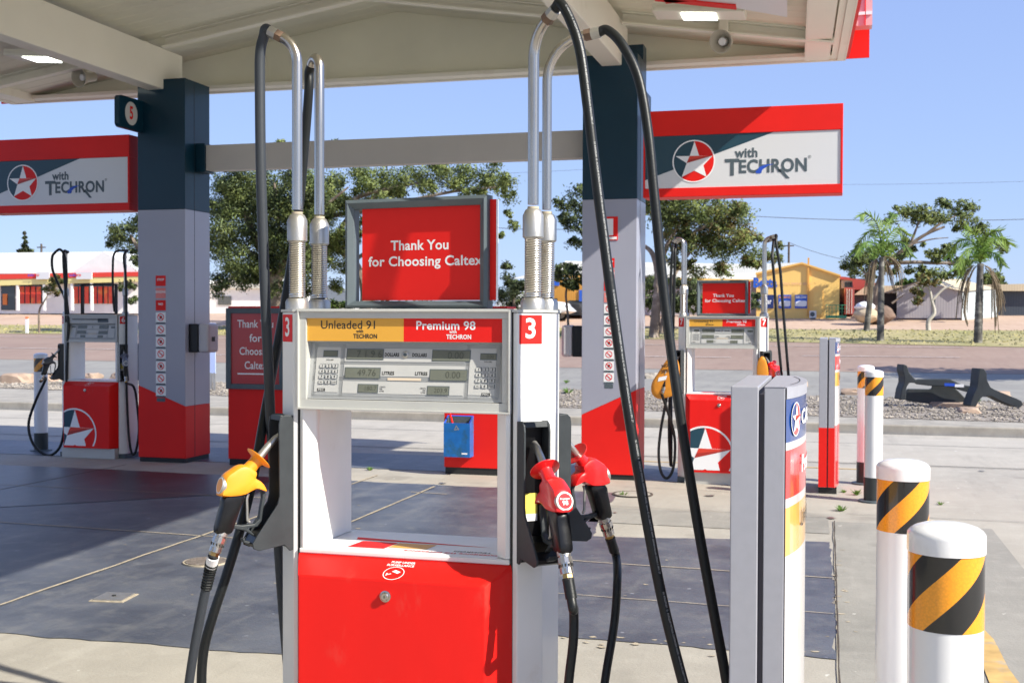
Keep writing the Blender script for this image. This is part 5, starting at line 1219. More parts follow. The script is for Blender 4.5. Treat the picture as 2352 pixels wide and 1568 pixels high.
# ------------------------------------------------------------------ trees
def crown(mb, blobs, mts, Y, depth, size, dens, rnd):
    """leaf clumps: each blob (px,py,rpx) is a cloud of sub-clumps of small leaf faces"""
    for (px, py, rp_) in blobs:
        c = D(px, py, Y+rnd.uniform(-depth, depth)*0.5); r_ = rp_*Y/FPX
        nsub = max(5, int(11+rp_*0.5))
        for k in range(nsub):
            d = Vector((rnd.gauss(0, 1), rnd.gauss(0, 1), rnd.gauss(0, 1))).normalized()*r_*(rnd.random()**0.4)
            d.z *= 0.8; cc = c+d; rs = r_*rnd.uniform(0.26, 0.58); mt_ = rnd.choice(mts)
            for j in range(int(dens*max(20, 3.6*(rs/size)**2))):
                e_ = Vector((rnd.gauss(0, 1), rnd.gauss(0, 1), rnd.gauss(0, 0.72)))*rs*0.62; p = cc+e_; s = size*rnd.uniform(0.5, 1.25)
                u = Vector((rnd.gauss(0, 1), rnd.gauss(0, 1), rnd.gauss(0, 1))).normalized(); v = u.cross(Vector((rnd.gauss(0, 1), rnd.gauss(0, 1), rnd.gauss(0, 1)))).normalized()*0.5
                mb.add([p-u*s, p+v*s*0.8, p+u*s, p-v*s*0.8], [(0, 1, 2, 3)], mt_)
                nn = (e_*(1.0/rs)+d*(0.7/r_)+u*0.35+Vector((0, 0, 0.15))).normalized(); mb.nr += [nn, nn, nn, nn]
def tree(name, label, Y, base, limbs, blobs, mts, size=0.12, dens=1.0, depth=3.0, bark=None, seed=1, cat='tree', group='trees across the road'):
    rnd = random.Random(seed); b0 = D(base[0], base[1], Y); zg = zt(Y); t = thing(name, label, cat, (b0.x, Y, zg), 0, group)
    off = Vector((b0.x, Y, zg)); mb = MB()
    for (pts, r0, r1) in limbs:
        P_ = [D(p[0], p[1], Y+(p[2] if len(p) > 2 else 0))-off for p in pts]; n = len(P_)
        if pts[0] == base: P_[0].z = -0.1
        Q = catmull(P_, 4); m = len(Q)
        mb.tube(Q, [r0+(r1-r0)*i/(m-1) for i in range(m)], bark or BARK, seg=9)
    mb.build('trunk', t, smooth=True)
    mb = MB(); crown(mb, blobs, mts, Y, depth, size, dens, rnd); mb.v = [(x-off.x, y-off.y, z-off.z) for x, y, z in mb.v]
    mb.build('crown', t)
    return t
rB = random.Random(11)
def fill(poly_blobs, n, jit, rr):  # jittered blobs around seeds
    out = []
    for (x, y, r_) in poly_blobs:
        out.append((x, y, r_))
        for k in range(n): out.append((x+rB.uniform(-jit, jit)*r_, y+rB.uniform(-jit, jit)*r_*0.8, r_*rB.uniform(*rr)))
    return out
# large leaning tree group on the left
tree('gum_tree', 'dense dark tree right of the left column behind the grey cross beam', 47.5, (640, 725),
     [([(640, 725), (632, 660), (612, 600), (575, 520), (545, 440)], .34, .10), ([(632, 660), (655, 590), (690, 520), (720, 430)], .22, .07), ([(612, 600), (560, 570), (515, 520)], .16, .05), ([(655, 600), (640, 520), (630, 420)], .15, .05), ([(690, 520), (750, 470), (800, 430)], .1, .04)],
     fill([(525, 430, 48), (560, 480, 60), (515, 520, 45), (610, 430, 55), (650, 480, 62), (600, 540, 60), (700, 430, 50), (540, 590, 45), (660, 560, 50), (510, 640, 32), (585, 630, 36), (700, 520, 40), (515, 345, 10), (550, 340, 10), (640, 338, 16), (500, 480, 36), (500, 570, 36), (560, 640, 34), (620, 600, 44), (690, 600, 38), (640, 660, 24), (500, 670, 22), (710, 470, 40), (560, 400, 36), (680, 400, 36), (640, 370, 22)], 2, 1.0, (0.3, 0.55)),
     [LEAFD, LEAFD, LEAFG, LEAFK], 0.07, 0.95, 4, BARK, 1)
tree('gum_tree', 'wide umbrella shaped tree reaching over the topper sign', 50.0, (735, 722),
     [([(735, 722), (738, 670), (730, 610), (700, 560), (740, 500), (830, 450), (960, 420)], .30, .06), ([(838, 725), (838, 660), (812, 600), (775, 560), (800, 500), (880, 440)], .28, .06), ([(740, 500), (900, 470), (1040, 440), (1140, 430)], .12, .04), ([(900, 470), (1000, 470), (1100, 480)], .07, .03), ([(812, 600), (870, 560), (930, 540)], .1, .03)],
     fill([(770, 420, 34), (830, 405, 38), (890, 420, 40), (950, 400, 36), (1010, 405, 36), (1070, 400, 34), (1120, 400, 34), (1160, 420, 26), (1170, 455, 20), (760, 480, 40), (820, 470, 38), (740, 560, 42), (780, 600, 30), (720, 620, 36), (790, 540, 36), (880, 465, 26), (1130, 430, 22), (770, 330, 12), (1180, 520, 12), (1150, 540, 9), (1165, 490, 11), (700, 660, 30), (1050, 425, 24), (980, 430, 22), (740, 350, 10), (730, 500, 40), (780, 560, 34), (700, 600, 34), (770, 650, 22), (850, 440, 34), (910, 440, 30), (745, 440, 38), (1000, 380, 26), (1090, 440, 20), (820, 530, 26)], 2, 1.1, (0.3, 0.6)),
     [LEAFG, LEAFD, LEAFG, LEAFG], 0.07, 0.8, 3, BARK, 2)
tree('gum_tree', 'tree partly hidden behind the shaded left column with leaves over the shop', 44.5, (330, 735),
     [([(330, 735), (332, 660), (325, 590), (300, 540)], .2, .06), ([(325, 600), (360, 560)], .1, .04)],
     fill([(275, 530, 30), (300, 560, 26), (262, 555, 22), (305, 520, 24), (350, 530, 50), (310, 600, 18), (290, 655, 20), (300, 690, 12)], 2, 1.0, (0.3, 0.6)), [LEAFD, LEAFG, LEAFK], 0.068, 0.8, 2, BARK, 3)
tree('gum_tree', 'sparse tree left of the right column with hanging dark leaves', 46, (1390, 745),
     [([(1390, 745), (1385, 640), (1360, 540), (1330, 470)], .2, .05), ([(1385, 640), (1430, 560)], .1, .04)],
     fill([(1325, 440, 22), (1300, 470, 26), (1320, 520, 24), (1295, 500, 14), (1300, 610, 5), (1325, 560, 18), (1345, 480, 30), (1390, 480, 40), (1350, 560, 16)], 2, 1.0, (0.3, 0.6)), [LEAFD, LEAFK, LEAFD], 0.068, 0.8, 2, BARK, 4)
tree('gum_tree', 'smooth pale trunked gum tree right of the right column', 44.0, (1502, 765),
     [([(1502, 765), (1508, 700), (1512, 640), (1500, 585), (1475, 560)], .21, .06), ([(1508, 660), (1518, 600), (1545, 540), (1580, 480)], .14, .05), ([(1520, 765), (1530, 700), (1550, 630), (1600, 560)], .12, .04), ([(1550, 560), (1620, 520), (1690, 500)], .08, .03)],
     fill([(1500, 480, 34), (1540, 470, 40), (1590, 480, 42), (1640, 500, 42), (1690, 500, 34), (1720, 540, 26), (1560, 540, 38), (1620, 560, 40), (1680, 570, 36), (1740, 590, 24), (1770, 590, 18), (1700, 480, 18), (1790, 565, 9), (1660, 620, 24), (1600, 620, 24), (1520, 440, 30), (1650, 470, 26), (1580, 520, 36), (1640, 540, 34), (1700, 550, 28), (1530, 510, 34), (1600, 440, 30), (1720, 600, 20), (1540, 600, 20)], 2, 1.0, (0.3, 0.55)), [LEAFG, LEAFD, LEAFG, LEAFR], 0.068, 0.8, 3, BARK, 5)
tree('shrub_mass', 'dark dense bushes in front of the long shed behind the pale trunked gum', 50.5, (1580, 728),
     [([(1580, 728), (1580, 700)], .1, .05)], fill([(1490, 690, 30), (1530, 690, 32), (1570, 690, 34), (1610, 700, 28), (1500, 650, 22), (1545, 650, 24), (1590, 655, 22), (1730, 700, 12), (1738, 680, 10)], 2, 1.0, (0.35, 0.6)), [LEAFK, LEAFD], 0.078, 0.9, 2, BARKD, 6, 'shrub')
tree('shrub_mass', 'dark conifer like bush between the topper sign and the right hose masts', 52, (1180, 720),
     [([(1180, 720), (1180, 660)], .1, .05)], fill([(1165, 610, 12), (1170, 640, 20), (1160, 680, 26), (1190, 670, 24), (1215, 690, 20), (1180, 700, 26), (1205, 650, 16)], 2, 1.0, (0.35, 0.6)), [LEAFK, LEAFD, LEAFK], 0.078, 0.9, 2, BARKD, 7, 'shrub')
tree('small_tree', 'small round headed tree in front of the yellow building left of the right column', 45, (1306, 760),
     [([(1306, 760), (1304, 720), (1300, 680), (1303, 650)], .05, .04)], fill([(1300, 625, 20), (1320, 620, 20), (1285, 630, 14), (1315, 650, 18), (1300, 650, 14), (1332, 640, 16)], 2, 0.9, (0.3, 0.6)), [LEAFD, LEAFK], 0.08, 0.6, 1, BARKD, 8)
tree('small_tree', 'small wispy tree with a crooked trunk in front of the red striped shop', 44, (90, 748),
     [([(90, 748), (90, 715), (100, 695), (108, 680)], .05, .03)], fill([(125, 650, 18), (112, 665, 14), (135, 640, 12), (130, 670, 12)], 2, 0.9, (0.3, 0.6)), [LEAFR, LEAFD], 0.07, 0.45, 1, BARK, 9)
tree('pine_tree', 'narrow Norfolk pine rising above the shop roof at far left', 90, (60, 700),
     [([(60, 700), (58, 600), (57, 530)], .25, .03)], [(57, 536, 3), (57, 546, 4), (58, 556, 5), (57, 566, 7), (58, 576, 10), (58, 570, 6), (47, 578, 6), (70, 577, 7)], [LEAFK, LEAFD], 0.16, 1.1, 1, BARKD, 10)
# big spreading tree on the right
def zz(l): return [(1902.3+x*.4183, 403.5+y*.4183)+((q*.4183,) if q else ()) for x, y, q in l]
def zl(l): return [(1902.3+x*.4183, 403.5+y*.4183) for x, y in l]
tree('gum_tree', 'spreading wind swept tree with several canopies behind the palms at right', 56.0, zl([(258, 775)])[0],
     [(zl([(258, 775), (262, 640), (330, 480), (450, 380), (540, 320), (640, 280)]), .15, .05), (zl([(330, 480), (480, 475), (620, 480), (780, 470), (900, 420)]), .10, .04), (zl([(450, 380), (480, 300), (500, 250)]), .07, .03), (zl([(540, 320), (620, 260), (700, 220)]), .07, .03), (zl([(262, 640), (220, 560), (170, 500)]), .08, .03), (zl([(330, 640), (400, 620), (470, 590), (560, 560)]), .06, .03), (zl([(350, 700), (420, 650)]), .05, .02), (zl([(450, 380), (560, 350), (660, 340)]), .04, .02), (zl([(400, 300), (380, 260)]), .03, .02)],
     fill(zz([(340, 240, 38), (400, 200, 46), (460, 190, 48), (520, 200, 50), (580, 220, 52), (630, 240, 46), (480, 240, 40), (610, 140, 28), (650, 155, 30), (740, 160, 40), (790, 180, 34), (700, 200, 34), (760, 230, 44), (720, 270, 40), (800, 270, 44), (840, 300, 42), (880, 330, 38), (930, 370, 36), (960, 400, 30), (860, 370, 36),
       (120, 480, 44), (160, 440, 48), (210, 430, 46), (250, 460, 42), (190, 500, 52), (150, 530, 42), (230, 540, 40), (100, 500, 30), (290, 500, 36),
       (350, 400, 30), (380, 450, 36), (330, 440, 30), (430, 440, 34), (420, 360, 24), (370, 520, 28), (450, 520, 26), (560, 430, 34), (610, 420, 34), (660, 440, 36), (700, 480, 36), (590, 460, 26), (650, 400, 26), (520, 530, 34), (560, 540, 36), (610, 530, 38), (650, 550, 32), (500, 560, 24), (700, 530, 26), (740, 520, 28), (760, 480, 26), (470, 400, 18), (520, 380, 14), (900, 540, 34), (870, 560, 24), (930, 560, 20)]), 1, 1.0, (0.3, 0.55)), [LEAFG, LEAFD, LEAFD, LEAFG], 0.078, 0.75, 3, BARK, 12)
tree('small_tree', 'small twisted tree with brown drooping leaves before the grey shed', 49.2, (2133, 750),
     [([(2133, 750), (2132, 738), (2146, 718), (2140, 690), (2135, 665), (2120, 645)], .10, .03), ([(2140, 690), (2165, 665), (2190, 655)], .06, .03)],
     fill([(2120, 650, 12), (2105, 665, 12), (2108, 690, 10), (2125, 640, 12), (2150, 648, 10), (2115, 675, 9)], 2, 0.9, (0.3, 0.6)), [LEAFR, LEAFR, LEAFD], 0.07, 0.45, 1, mat('pale_bark', (0.5, 0.46, 0.40), 0.9, var=0.3, vs=4), 13)
tree('small_tree', 'bright green round bush above the roofs between the two palms', 66, (2080, 710), [([(2080, 710), (2080, 670)], .1, .06)], fill([(2075, 648, 9), (2090, 652, 9), (2065, 655, 7), (2105, 655, 7)], 2, 0.9, (0.4, 0.7)), [LEAFB], 0.12, 0.6, 1, BARKD, 14)
tree('small_tree', 'dark round tree above the roofs at the far right', 75, (2290, 715), [([(2290, 715), (2290, 660)], .1, .06)], fill([(2275, 650, 10), (2290, 645, 12), (2300, 655, 9), (2262, 655, 8)], 2, 0.9, (0.4, 0.7)), [LEAFD], 0.14, 0.6, 1, BARKD, 15)
tree('gum_tree', 'tree just beyond the right edge whose shade falls across the road', 30.0, (2909, 900), [([(2909, 900), (2900, 700), (2890, 500)], .2, .08)], fill([(2850, 400, 90), (2950, 430, 100), (2900, 330, 90), (3050, 400, 80)], 1, .8, (.4, .6)), [LEAFD], 0.16, 0.5, 2, BARKD, 21)
# palms
def palm(label, Y, base, top, fronds, r0, seed, dead):
    rnd = random.Random(seed); b = D(base[0], base[1], Y); b.z = zt(Y); t = thing('palm_tree', label, 'palm tree', b, 0, 'palm trees on the verge'); tp_ = D(top[0], top[1], Y)-b
    mb = MB(); n = 26; pts = [Vector((tp_.x*i/n, 0, tp_.z*i/n)) for i in range(n+1)]
    mb.tube(pts, [r0*(1.25-0.35*i/n)*(1+0.04*(i % 2)) for i in range(n+1)], PALMB, seg=12); mb.build('trunk', t, smooth=True)
    def frond(mb, path, w_, mt_, nl=34):
        w_ = w_*0.9
        P_ = catmull(path, 6); fr = frames(P_); mb.tube(P_, 0.025, mt_, seg=5)
        for k in range(nl):
            i = min(len(P_)-2, int(len(P_)*(0.08+0.9*k/nl))); p = P_[i]; T = (P_[i+1]-P_[i]).normalized()
            side = T.cross(Vector((0.1, 1, 0.0))).normalized() if abs(T.y) < .9 else Vector((1, 0, 0))
            for s in (-1, 1):
                dr = (side*s*rnd.uniform(.5, 1)+T*0.9+Vector((0, rnd.uniform(-.8, .8), -0.55))).normalized()*w_*rnd.uniform(.7, 1.1)
                q = T.cross(dr).normalized().cross(dr).normalized()*0.020
                mb.add([p-q, p+q, p+dr*.6+q, p+dr, p+dr*.6-q], [(0, 1, 2, 3, 4)], mt_)
    for kind, mt_, nm in (('g', FRONDG, 'green_frond'), ('d', FRONDD, 'dead_frond')):
        for f_ in fronds:
            if f_[0] != kind: continue
            mb = MB(); path = [tp_]+[D(x, y, Y+yo)-b for x, y, yo in f_[1]]
            if kind == 'g': frond(mb, path, f_[2], mt_)
            else:
                P_ = catmull(path, 6)
                for k in range(16):
                    i0 = rnd.randint(2, len(P_)//2); i1 = rnd.randint(len(P_)//2+2, len(P_)-1); ox = rnd.gauss(0, .07); oy = rnd.gauss(0, .07)
                    sp_ = [P_[i]+Vector((ox*(i/len(P_))*1.6, oy, rnd.uniform(-.03, .03))) for i in range(i0, i1+1, 2)]
                    if len(sp_) > 1: mb.tube(sp_, rnd.uniform(.007, .018), mt_, seg=3)
            mb.build(nm, t)
palm('nearer palm at right with broken top fronds and trunk before the spreading tree', 43.3, (2022, 783), (2025, 590),
     [('g', [(2022, 540, 0), (2012, 510, 0), (1988, 490, -.3), (1975, 497, -.5)], .45), ('g', [(2030, 530, 0), (2045, 505, .4), (2052, 490, .6)], .3), ('g', [(2040, 545, .3), (2062, 525, .5), (2085, 540, .8)], .45), ('g', [(2020, 540, .3), (2000, 530, .6), (1975, 555, 1.0), (1962, 580, 1.2)], .4),
      ('g', [(2045, 560, -.4), (2075, 560, -.8), (2095, 590, -1)], .35), ('g', [(2010, 560, -.4), (1985, 560, -.8), (1968, 590, -1)], .3),
      ('d', [(2010, 600, 0), (2000, 660, 0), (1996, 720, 0)], .2), ('d', [(2035, 600, .3), (2045, 640, .3), (2060, 690, .3)], .22), ('d', [(2045, 590, 0), (2066, 620, 0), (2070, 680, 0)], .2)], .10, 1, 1)
palm('slim rear palm trunk just left of the nearer palm', 48.6, (1990, 756), (2008, 600), [('g', [(2000, 570, 0), (1985, 560, .3), (1970, 575, .5)], .3), ('g', [(2015, 570, 0), (2035, 562, .3), (2050, 580, .5)], .3), ('d', [(1998, 610, 0), (1992, 660, 0), (1990, 700, 0)], .18)], .095, 2, 1)
palm('right palm with drooping dead fronds in front of the sheds', 42.6, (2246, 792), (2252, 605),
     [('g', [(2245, 570, 0), (2225, 550, .3), (2195, 560, .6), (2180, 590, .8)], .5), ('g', [(2258, 570, 0), (2280, 550, .3), (2305, 548, .6), (2318, 560, .8)], .5), ('g', [(2250, 565, 0), (2235, 535, -.3), (2215, 525, -.6)], .4), ('g', [(2256, 565, 0), (2275, 535, -.4), (2300, 530, -.8)], .4), ('g', [(2250, 575, -.5), (2220, 575, -1), (2195, 620, -1.3)], .45), ('g', [(2262, 580, -.5), (2290, 585, -1), (2305, 610, -1.2)], .4), ('g', [(2240, 590, .3), (2215, 600, .8), (2205, 640, 1.0)], .4),
      ('d', [(2235, 620, 0), (2222, 660, 0), (2216, 720, 0), (2226, 755, 0)], .22), ('d', [(2230, 615, .3), (2212, 660, .3), (2208, 735, .3)], .2), ('d', [(2275, 620, 0), (2290, 660, 0), (2296, 715, 0)], .3), ('d', [(2280, 625, .3), (2284, 690, .3), (2288, 780, .3)], .2), ('d', [(2285, 640, -.2), (2300, 690, -.2), (2298, 740, -.2)], .25)], .115, 3, 1)
# dry grass tufts
mb = MB(); rnd = random.Random(5); TUFT = mat('grass_blades', (0.34, 0.30, 0.13), 0.8, var=0.4, vs=0.8, col2=(0.26, 0.28, 0.09), c2s=0.5)
for i in range(7000):
    x = rnd.uniform(-45, 14); y = rnd.uniform(41.5, 49.6) if x > -8 else rnd.uniform(43.8, 49.6)
    if x > -8 and y < 43.6-(x+8)*0.19: continue
    h = rnd.uniform(.02, .07); a = rnd.uniform(0, 3.14); dx, dy = math.cos(a)*.06, math.sin(a)*.06; z = zt(y)
    mb.add([(x-dx, y-dy, z), (x+dx, y+dy, z), (x+dx*.3+rnd.uniform(-.04, .04), y+dy, z+h)], [(0, 1, 2)], TUFT)
tag(mb.build('grass'), 'dry yellow green grass on the verge beyond the road', 'grass', kind='stuff')

# ------------------------------------------------------------------ buildings
def corr(name, col, s=60, rough=0.5, axis=0):
    if name in MATS: return MATS[name]
    m = mat(name, col, rough, var=0.06, vs=0.6); t = m.node_tree; b = t.nodes['Principled BSDF']; tc = t.nodes.new('ShaderNodeTexCoord'); wv = t.nodes.new('ShaderNodeTexWave')
    wv.bands_direction = 'X' if axis == 0 else 'Y'; wv.inputs['Scale'].default_value = 2.6; t.links.new(tc.outputs['Object'], wv.inputs['Vector']); bp = t.nodes.new('ShaderNodeBump'); bp.name = 'Bump'; bp.inputs['Distance'].default_value = 0.010; bp.inputs['Strength'].default_value = 0.3
    t.links.new(wv.outputs[0], bp.inputs['Height']); t.links.new(bp.outputs[0], b.inputs['Normal']); return m
def pxbox(mb, x0, x1, y0, y1, Y, dep, mt_, off=None, zg=None):
    a, b = D(x0, y0, Y), D(x1, y1, Y); o = off or Vector((0, 0, 0)); z0 = zt(Y)-0.1 if zg else b.z
    mb.box(a.x-o.x, b.x-o.x, Y-o.y, Y+dep-o.y, z0-o.z, a.z-o.z, mt_)
def pxpoly(mb, pts, Y, dep, mt_, off):
    q = [D(x, y, Y)-off for x, y in pts]; mb.prism([(v.x, v.z) for v in q], Y-off.y, Y+dep-off.y, lambda p, q_, a: Vector((p, a, q_)), mt_)
SHOPW = mat('shop_white', (0.80, 0.80, 0.78), 0.5, var=0.05); SHOPR = mat('shop_red', (0.68, 0.05, 0.03), 0.5); SHOPY = mat('shop_yellow', (0.75, 0.66, 0.28), 0.5)
ROOFC = corr('cream_roof', (0.62, 0.60, 0.52)); GLASSD = mat('dark_glass', (0.03, 0.035, 0.04), 0.08, spec=0.8); REDPST = mat('shop_poster_red', (0.72, 0.06, 0.03), 0.4, col2=(0.8, 0.25, 0.05), c2s=1.2)
# shop at left
Yb = 60.0; t = thing('shop_building', 'long white shop with red and yellow stripe and red window posters at far left', 'building', (D(150, 713, Yb).x, Yb, zt(Yb)-.15)); o = t.location
mb = MB(); pxpoly(mb, [(-420, 720), (-420, 640), (-420, 634), (330, 634), (330, 720)], Yb, 9, SHOPW, o); mb.build('wall', t)
mb = MB(); a = D(-420, 628, Yb-.5)-o; c = D(-420, 585, Yb+6)-o; b = D(265, 628, Yb-.5)-o; d = D(235, 578, Yb+6)-o
mb.add([a, b, d, c], [(0, 1, 2, 3)], ROOFC); mb.add([a-Vector((0, 0, .1)), b-Vector((0, 0, .1)), b, a], [(0, 1, 2, 3)], ALU); mb.build('roof', t)
mb = MB(); q = [(155, 633), (237, 577), (330, 628), (330, 634)]; pxpoly(mb, q, Yb-.55, 6, SHOPW, o); mb.build('gable', t)
mb = MB(); pxpoly(mb, [(-420, 636), (330, 624), (330, 634), (-420, 651)], Yb-.75, .18, SHOPR, o); pxpoly(mb, [(-420, 652), (330, 634.5), (330, 646), (-420, 668)], Yb-.72, .15, SHOPY, o); mb.build('striped_fascia', t)
for x0, x1, n in ((44, 95, 4), (168, 205, 3), (211, 236, 2), (238, 258, 2), (-60, -10, 3)):
    mb = MB(); pxbox(mb, x0-1, x1+1, 647, 697, Yb-.06, .05, GLASSD, o); wn = mb.build('window', t)
    mb = MB(); w_ = (x1-x0)/n
    for k in range(n): pxbox(mb, x0+k*w_+w_*.12, x0+(k+1)*w_-w_*.12, 658, 697, Yb-.10, .03, REDPST, o)
    mb.build('window_poster', wn)
mb = MB(); pxbox(mb, 2, 34, 650, 712, Yb-.06, .05, GLASSD, o); pxbox(mb, 6, 16, 675, 700, Yb-.10, .03, mat('orange_poster', (0.7, 0.2, 0.04), 0.5), o); mb.build('door', t)
mb = MB()
for x in (37, 98, 162, 207): mb = MB(); pxbox(mb, x, x+5, 640, 713, Yb-.7, .12, SHOPW, o); mb.build('veranda_post', t)
pass
for x0, x1 in ((83, 113), (175, 211)):
    mb = MB(); pxbox(mb, x0, x1, 625, 641, Yb-.85, .06, SIGNW, o); s_ = mb.build('shop_sign', t)
    mb = MB(); k = (D((x0+x1)/2, 632.5, Yb)-o); put_text(mb, 'auto', 0.26, lambda p, q: Vector((k.x-.13+p, -.87, k.z+q)), TXB, bold=.02); put_text(mb, 'pro', 0.26, lambda p, q: Vector((k.x+.22+p, -.87, k.z+q)), RED, bold=.02); mb.build('lettering', s_)
# posts along shop verge
for px, py0, py1, Y, lab in ((62, 692, 736, 43.9, 'short white marker post with an orange top on the left verge'), ):
    a = D(px, py1, Y); mb = MB(); mb.box(-.07, .07, -.03, .03, 0, .62, TXW); mb.box(-.07, .07, -.03, .03, .621, .72, mat('orange_reflector', (0.8, 0.25, 0.1), 0.4)); oo = mb.build('marker_post', loc=(a.x, Y, zt(Y))); tag(oo, lab, 'marker post')
# white house and shed behind the trees
Yb = 68; t = thing('white_house', 'small grey roofed white house glimpsed behind the tree trunks left of the topper', 'building', (D(770, 720, Yb).x, Yb, zt(Yb))); o = t.location
mb = MB(); pxbox(mb, 720, 800, 690, 722, Yb, 6, SHOPW, o); mb.build('wall', t); mb = MB(); pxpoly(mb, [(712, 672), (725, 650), (790, 662), (803, 692), (712, 692)], Yb-.4, .3, mat('blue_grey_roof', (0.2, 0.24, 0.28), 0.6), o); mb.build('roof', t)
mb = MB(); pxbox(mb, 745, 775, 698, 712, Yb-.06, .05, GLASSD, o); mb.build('window', t)
Yb = 66; t = thing('white_shed', 'white shed seen through the dark tree beside the left column', 'building', (D(560, 715, Yb).x, Yb, zt(Yb))); o = t.location
mb = MB(); pxbox(mb, 470, 632, 660, 720, Yb, 6, SHOPW, o); mb.build('wall', t); mb = MB(); pxpoly(mb, [(462, 662), (550, 625), (640, 662)], Yb-.3, 6.4, ROOFC, o); mb.build('roof', t)
mb = MB(); pxbox(mb, 500, 530, 680, 700, Yb-.06, .05, GLASSD, o); mb.build('window', t)
# hedge and grey fence line
mb = MB(); rnd = random.Random(4); crown(mb, [(x, 700+rnd.uniform(-3, 3), 12) for x in range(690, 1020, 14)], [LEAFD, LEAFB], 58, 1, .12, .5, rnd); tag(mb.build('hedge'), 'low green hedge behind the tree trunks left of the topper sign', 'hedge')
FNC = mat('grey_fence_paint', (0.36, 0.34, 0.37), 0.6, var=0.05); Yb = 56; mb = MB(); a = D(715, 706, Yb); b = D(1230, 724, Yb); mb.box(a.x, b.x, Yb, Yb+.06, zt(Yb), zt(Yb)+.42, FNC); tag(mb.build('boundary_fence', bevel=.01), 'low plain grey boundary fence behind pump 3', 'fence')
# yellow building
YELB = corr('yellow_cladding', (0.95, 0.62, 0.19))
YELB.node_tree.nodes['Bump'].inputs['Strength'].default_value = 0.08; Yb = 58.0
t = thing('yellow_building', 'bright yellow gabled shed with blue signs right of pump 7', 'building', (D(1800, 725, Yb).x, Yb, zt(Yb)-.1)); o = t.location
mb = MB(); pxpoly(mb, [(1737, 732), (1737, 626), (1842, 604), (1929, 632), (1927, 732)], Yb, 12, YELB, o); mb.build('wall', t)
mb = MB(); pxpoly(mb, [(1735, 627), (1842, 602), (1931, 631), (1931, 635), (1842, 606), (1735, 631)], Yb-.12, .118, mat('barge_yellow', (0.85, 0.52, 0.14), .5), o)
for s, (xa, ya, xb, yb) in enumerate(((1470, 604, 1735, 627), (1842, 603, 1931, 632))):
    pass
a = D(1735, 627, Yb)-o; b = D(1842, 603, Yb)-o; mb.add([a, b, b+Vector((-14, 6, 0)), a+Vector((-14, 6, 0))], [(0, 1, 2, 3)], ROOFC); mb.build('roof', t)
def bsign(x0, x1, y0, y1, mt_, words):
    mb = MB(); pxbox(mb, x0, x1, y0, y1, Yb-.05, .045, mt_, o); s_ = mb.build('wall_sign', t); mb = MB(); kx = D((x0+x1)/2, (y0+y1)/2, Yb)-o
    for (s, sz, m2, dx, dz, wd) in words: put_text(mb, s, sz, lambda p, q: Vector((kx.x+dx+p, -.06, kx.z+dz+q)), m2, bold=.03, width=wd)
    mb.build('lettering', s_)
    return s_
BLUS = mat('sign_blue', (0.03, 0.12, 0.55), 0.4); NAVS = mat('sign_navy', (0.02, 0.04, 0.16), 0.4); ORS = mat('sign_orange', (0.8, 0.35, 0.1), 0.5)
bsign(1738, 1777, 677, 708, NAVS, [('jaycar', .36, TXW, 0, 0, .62)])
for x0, x1 in ((1788, 1817), (1826, 1854)):
    s_ = bsign(x0, x1, 677, 708, BLUS, [('RETRAVIS' if x0 < 1800 else 'BELOW', .15, ORS if x0 < 1800 else TXW, 0, .20, .5)])
    mb = MB(); k = D((x0+x1)/2, 697, Yb)-o; mb.pillow([(k.x-.24, k.z-.12), (k.x+.2, k.z-.14), (k.x+.26, k.z), (k.x+.22, k.z+.13), (k.x-.2, k.z+.1), (k.x-.27, k.z-.03)], .01, lambda p, q, a: Vector((p, -.07+a, q)), TXW); mb.build('sign_oval', s_)
mb = MB(); k = D(1757, 650, Yb)-o; put_text(mb, 'Betta', .62, lambda p, q: Vector((k.x+p, -.03, k.z+q)), BLUS, bold=.05, width=1.12)
k = D(1812, 652, Yb)-o; put_text(mb, 'ELECTRICAL  FURNITURE  BEDDING', .16, lambda p, q: Vector((k.x+.3+p, -.03, k.z+q)), mat('faint_lilac', (0.75, 0.48, 0.3), .5), width=1.5); mb.build('lettering', t)
mb = MB(); pxbox(mb, 1868, 1889, 666, 724, Yb-.05, .049, YELB, o); mb.build('door', t)
mb = MB(); pxbox(mb, 1855, 1858, 592, 725, Yb-.1, .09, mat('pipe_yellow', (0.75, 0.38, 0.08), .5), o); mb.build('downpipe', t)
mb = MB(); k = D(1867, 724, Yb-.6); tt = thing('air_conditioner', 'white air conditioner box on the ground against the yellow shed', 'air conditioner', (k.x, Yb-.5, zt(Yb-.5))); mb.box(-.16, .16, -.12, .12, .05, .38, SHOPW); mb.build('case', tt, bevel=.01); mb = MB(); mb.lathe([(.11, 0), (.11, .01), (.0001, .012)], SLATE, Matrix.Translation((-.02, -.121, .22)) @ Matrix.Rotation(R(90), 4, 'X')); mb.build('fan_grille', tt); mb = MB(); mb.box(-.12, .12, -.1, .1, 0, .049, SLATE); mb.build('feet', tt)
# green trolleys
GM = mat('green_steel', (0.05, 0.30, 0.16), 0.5)
for px, lab in ((1909, 'green wire stock cage standing against the yellow shed'), (1932, 'green framed trolley at the corner of the yellow shed')):
    k = D(px, 724, Yb-.8); t2 = thing('stock_trolley', lab, 'trolley', (k.x, Yb-.8, zt(Yb-.8)), 0, 'green trolleys by the yellow shed')
    mb = MB(); mb.box(-.24, .24, -.25, .25, .05, .18, GM); mb.build('base', t2)
    mb = MB()
    for x in (-.23, -.1, .03, .21): mb.box(x, x+.02, -.25, -.23, .18, .66, GM)
    for z in (.35, .5, .65): mb.box(-.23, .23, -.25, -.23, z, z+.015, GM)
    mb.box(-.25, .25, -.248, .25, .66, .68, GM); mb.build('cage', t2)
